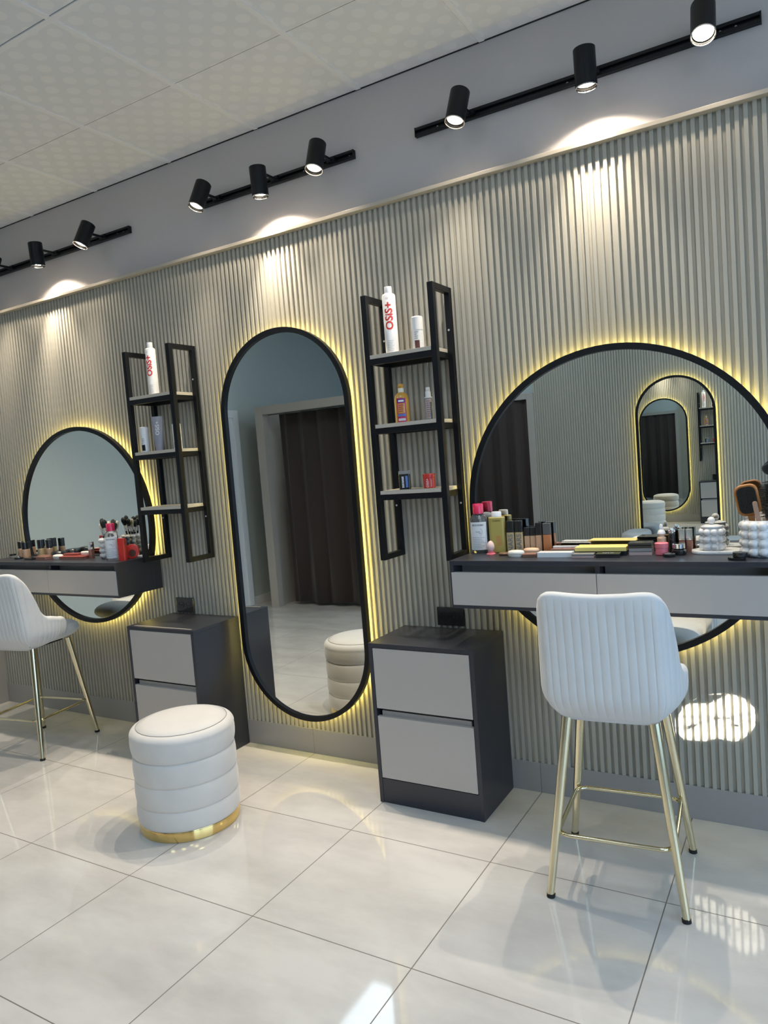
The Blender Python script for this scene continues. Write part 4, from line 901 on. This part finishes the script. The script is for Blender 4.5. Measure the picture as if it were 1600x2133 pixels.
for sgn, (hx, hy, hz) in ((-1, (-0.105, 0.30, 1.375)), (1, (-0.005, 0.30, 1.375))):
    # palm and five separate fingers rising behind the phone
    P0 = Vector((hx, hy, hz)); pts = [tuple(P0), tuple(P0+Vector((0, 0.03, 0.035)))]; rad = [0.020, (0.024, 0.014)]; ed = [(0, 1)]
    for q in range(4):
        b = Vector((hx-0.022+0.0145*q, hy+0.036, hz+0.060)); ln = (0.030, 0.034, 0.033, 0.026)[q]
        i = len(pts); pts += [tuple(b), tuple(b+Vector((0, 0.010, ln))), tuple(b+Vector((-sgn*0.012, 0.004, ln*1.75)))]; rad += [0.0095, 0.0085, 0.0072]; ed += [(1, i), (i, i+1), (i+1, i+2)]
    i = len(pts); b = P0+Vector((-sgn*0.024, 0.02, 0.035)); pts += [tuple(b), tuple(b+Vector((-sgn*0.014, 0.0, 0.028)))]; rad += [0.011, 0.008]; ed += [(1, i), (i, i+1)]
    skin_obj('hand', 'skin', ph, pts, ed, rad, 2, 0)
# phone held upright just behind the lens position
pm = cam.matrix_world.to_3x3()
t = thing('phone', 'dark mobile phone held up by the person in black', 'phone'); t.rotation_mode = 'QUATERNION'; t.rotation_quaternion = pm.to_quaternion(); t.location = cam.location + pm @ Vector((0.028, -0.055, 0.012))
MB().prism(rrect(0.072, 0.148, 0.012, 6), 0.0, 0.008).build('phone_body', 'blackp', t, smooth=35)

# ------------------------------------------------------------------ outside the shop window
tag(MB().box(RX+0.3, RX+9, -12, 6, -0.12, -0.02).build('pavement', 'pave'), None, None, None, 'structure')
t = thing('potted_plant', 'leafy potted plant standing outside the shop window, out of view', 'plant', (5.72, -3.28, -0.02))
MB().lathe([(0.16, 0), (0.21, 0.02), (0.24, 0.50), (0.22, 0.50), (0.20, 0.44), (0, 0.44)], 32).build('pot', 'pot', t, smooth=40)
mb = MB()
for k in range(5):
    a = 2*PI*k/5; mb.tube([(0, 0, 0.42), (0.04*math.cos(a), 0.04*math.sin(a), 1.1), (0.09*math.cos(a), 0.09*math.sin(a), 2.0)], 0.008, 8)
mb.build('stem', 'wood', t, smooth=60)
mb = MB()
for k in range(170):
    a = random.uniform(0, 2*PI); r = random.uniform(0.03, 0.30); z = random.uniform(0.9, 2.25); q = Matrix.Translation((r*math.cos(a), r*math.sin(a), z)) @ Matrix.Rotation(a, 4, 'Z') @ Matrix.Rotation(random.uniform(-0.9, 0.9), 4, 'Y') @ Matrix.Rotation(random.uniform(-0.6, 0.6), 4, 'X')
    L = random.uniform(0.05, 0.10); mb.add([(0, 0, 0), (L*0.4, L*0.2, 0.006), (L, 0, 0), (L*0.4, -L*0.2, 0.006)], [(0, 1, 2, 3)], q)
U = Vector((0.69, 0.72, 0)); V = Vector((0.27, -0.26, 0.93)); c0 = Vector((0.0, 0.194, 1.863))
for u, v, L, an in ((-0.034, -0.034, 0.055, 0.1), (0.0, -0.040, 0.055, -0.1), (0.034, 0.020, 0.030, 1.9), (-0.034, 0.022, 0.035, 0.9), (-0.006, 0.034, 0.040, 0.2), (-0.020, -0.008, 0.016, 0.5), (0.016, -0.012, 0.014, 2.4)):
    d = U*math.cos(an)+V*math.sin(an); n = U*-math.sin(an)+V*math.cos(an); p = c0+U*u+V*v
    mb.add([p-d*L*0.5, p-n*L*0.22, p+d*L*0.5, p+n*L*0.22], [(0, 1, 2, 3)])
for a, b in (((-0.05, -0.012), (0.05, 0.006)), ((-0.04, 0.014), (0.045, -0.016)), ((-0.006, -0.04), (0.010, 0.045))):
    mb.tube([c0+U*a[0]+V*a[1], c0+U*(a[0]+b[0])/2+V*((a[1]+b[1])/2+0.004), c0+U*b[0]+V*b[1]], 0.0011, 5)
tag(mb.build('leaves', 'leaf', t), kind='stuff')
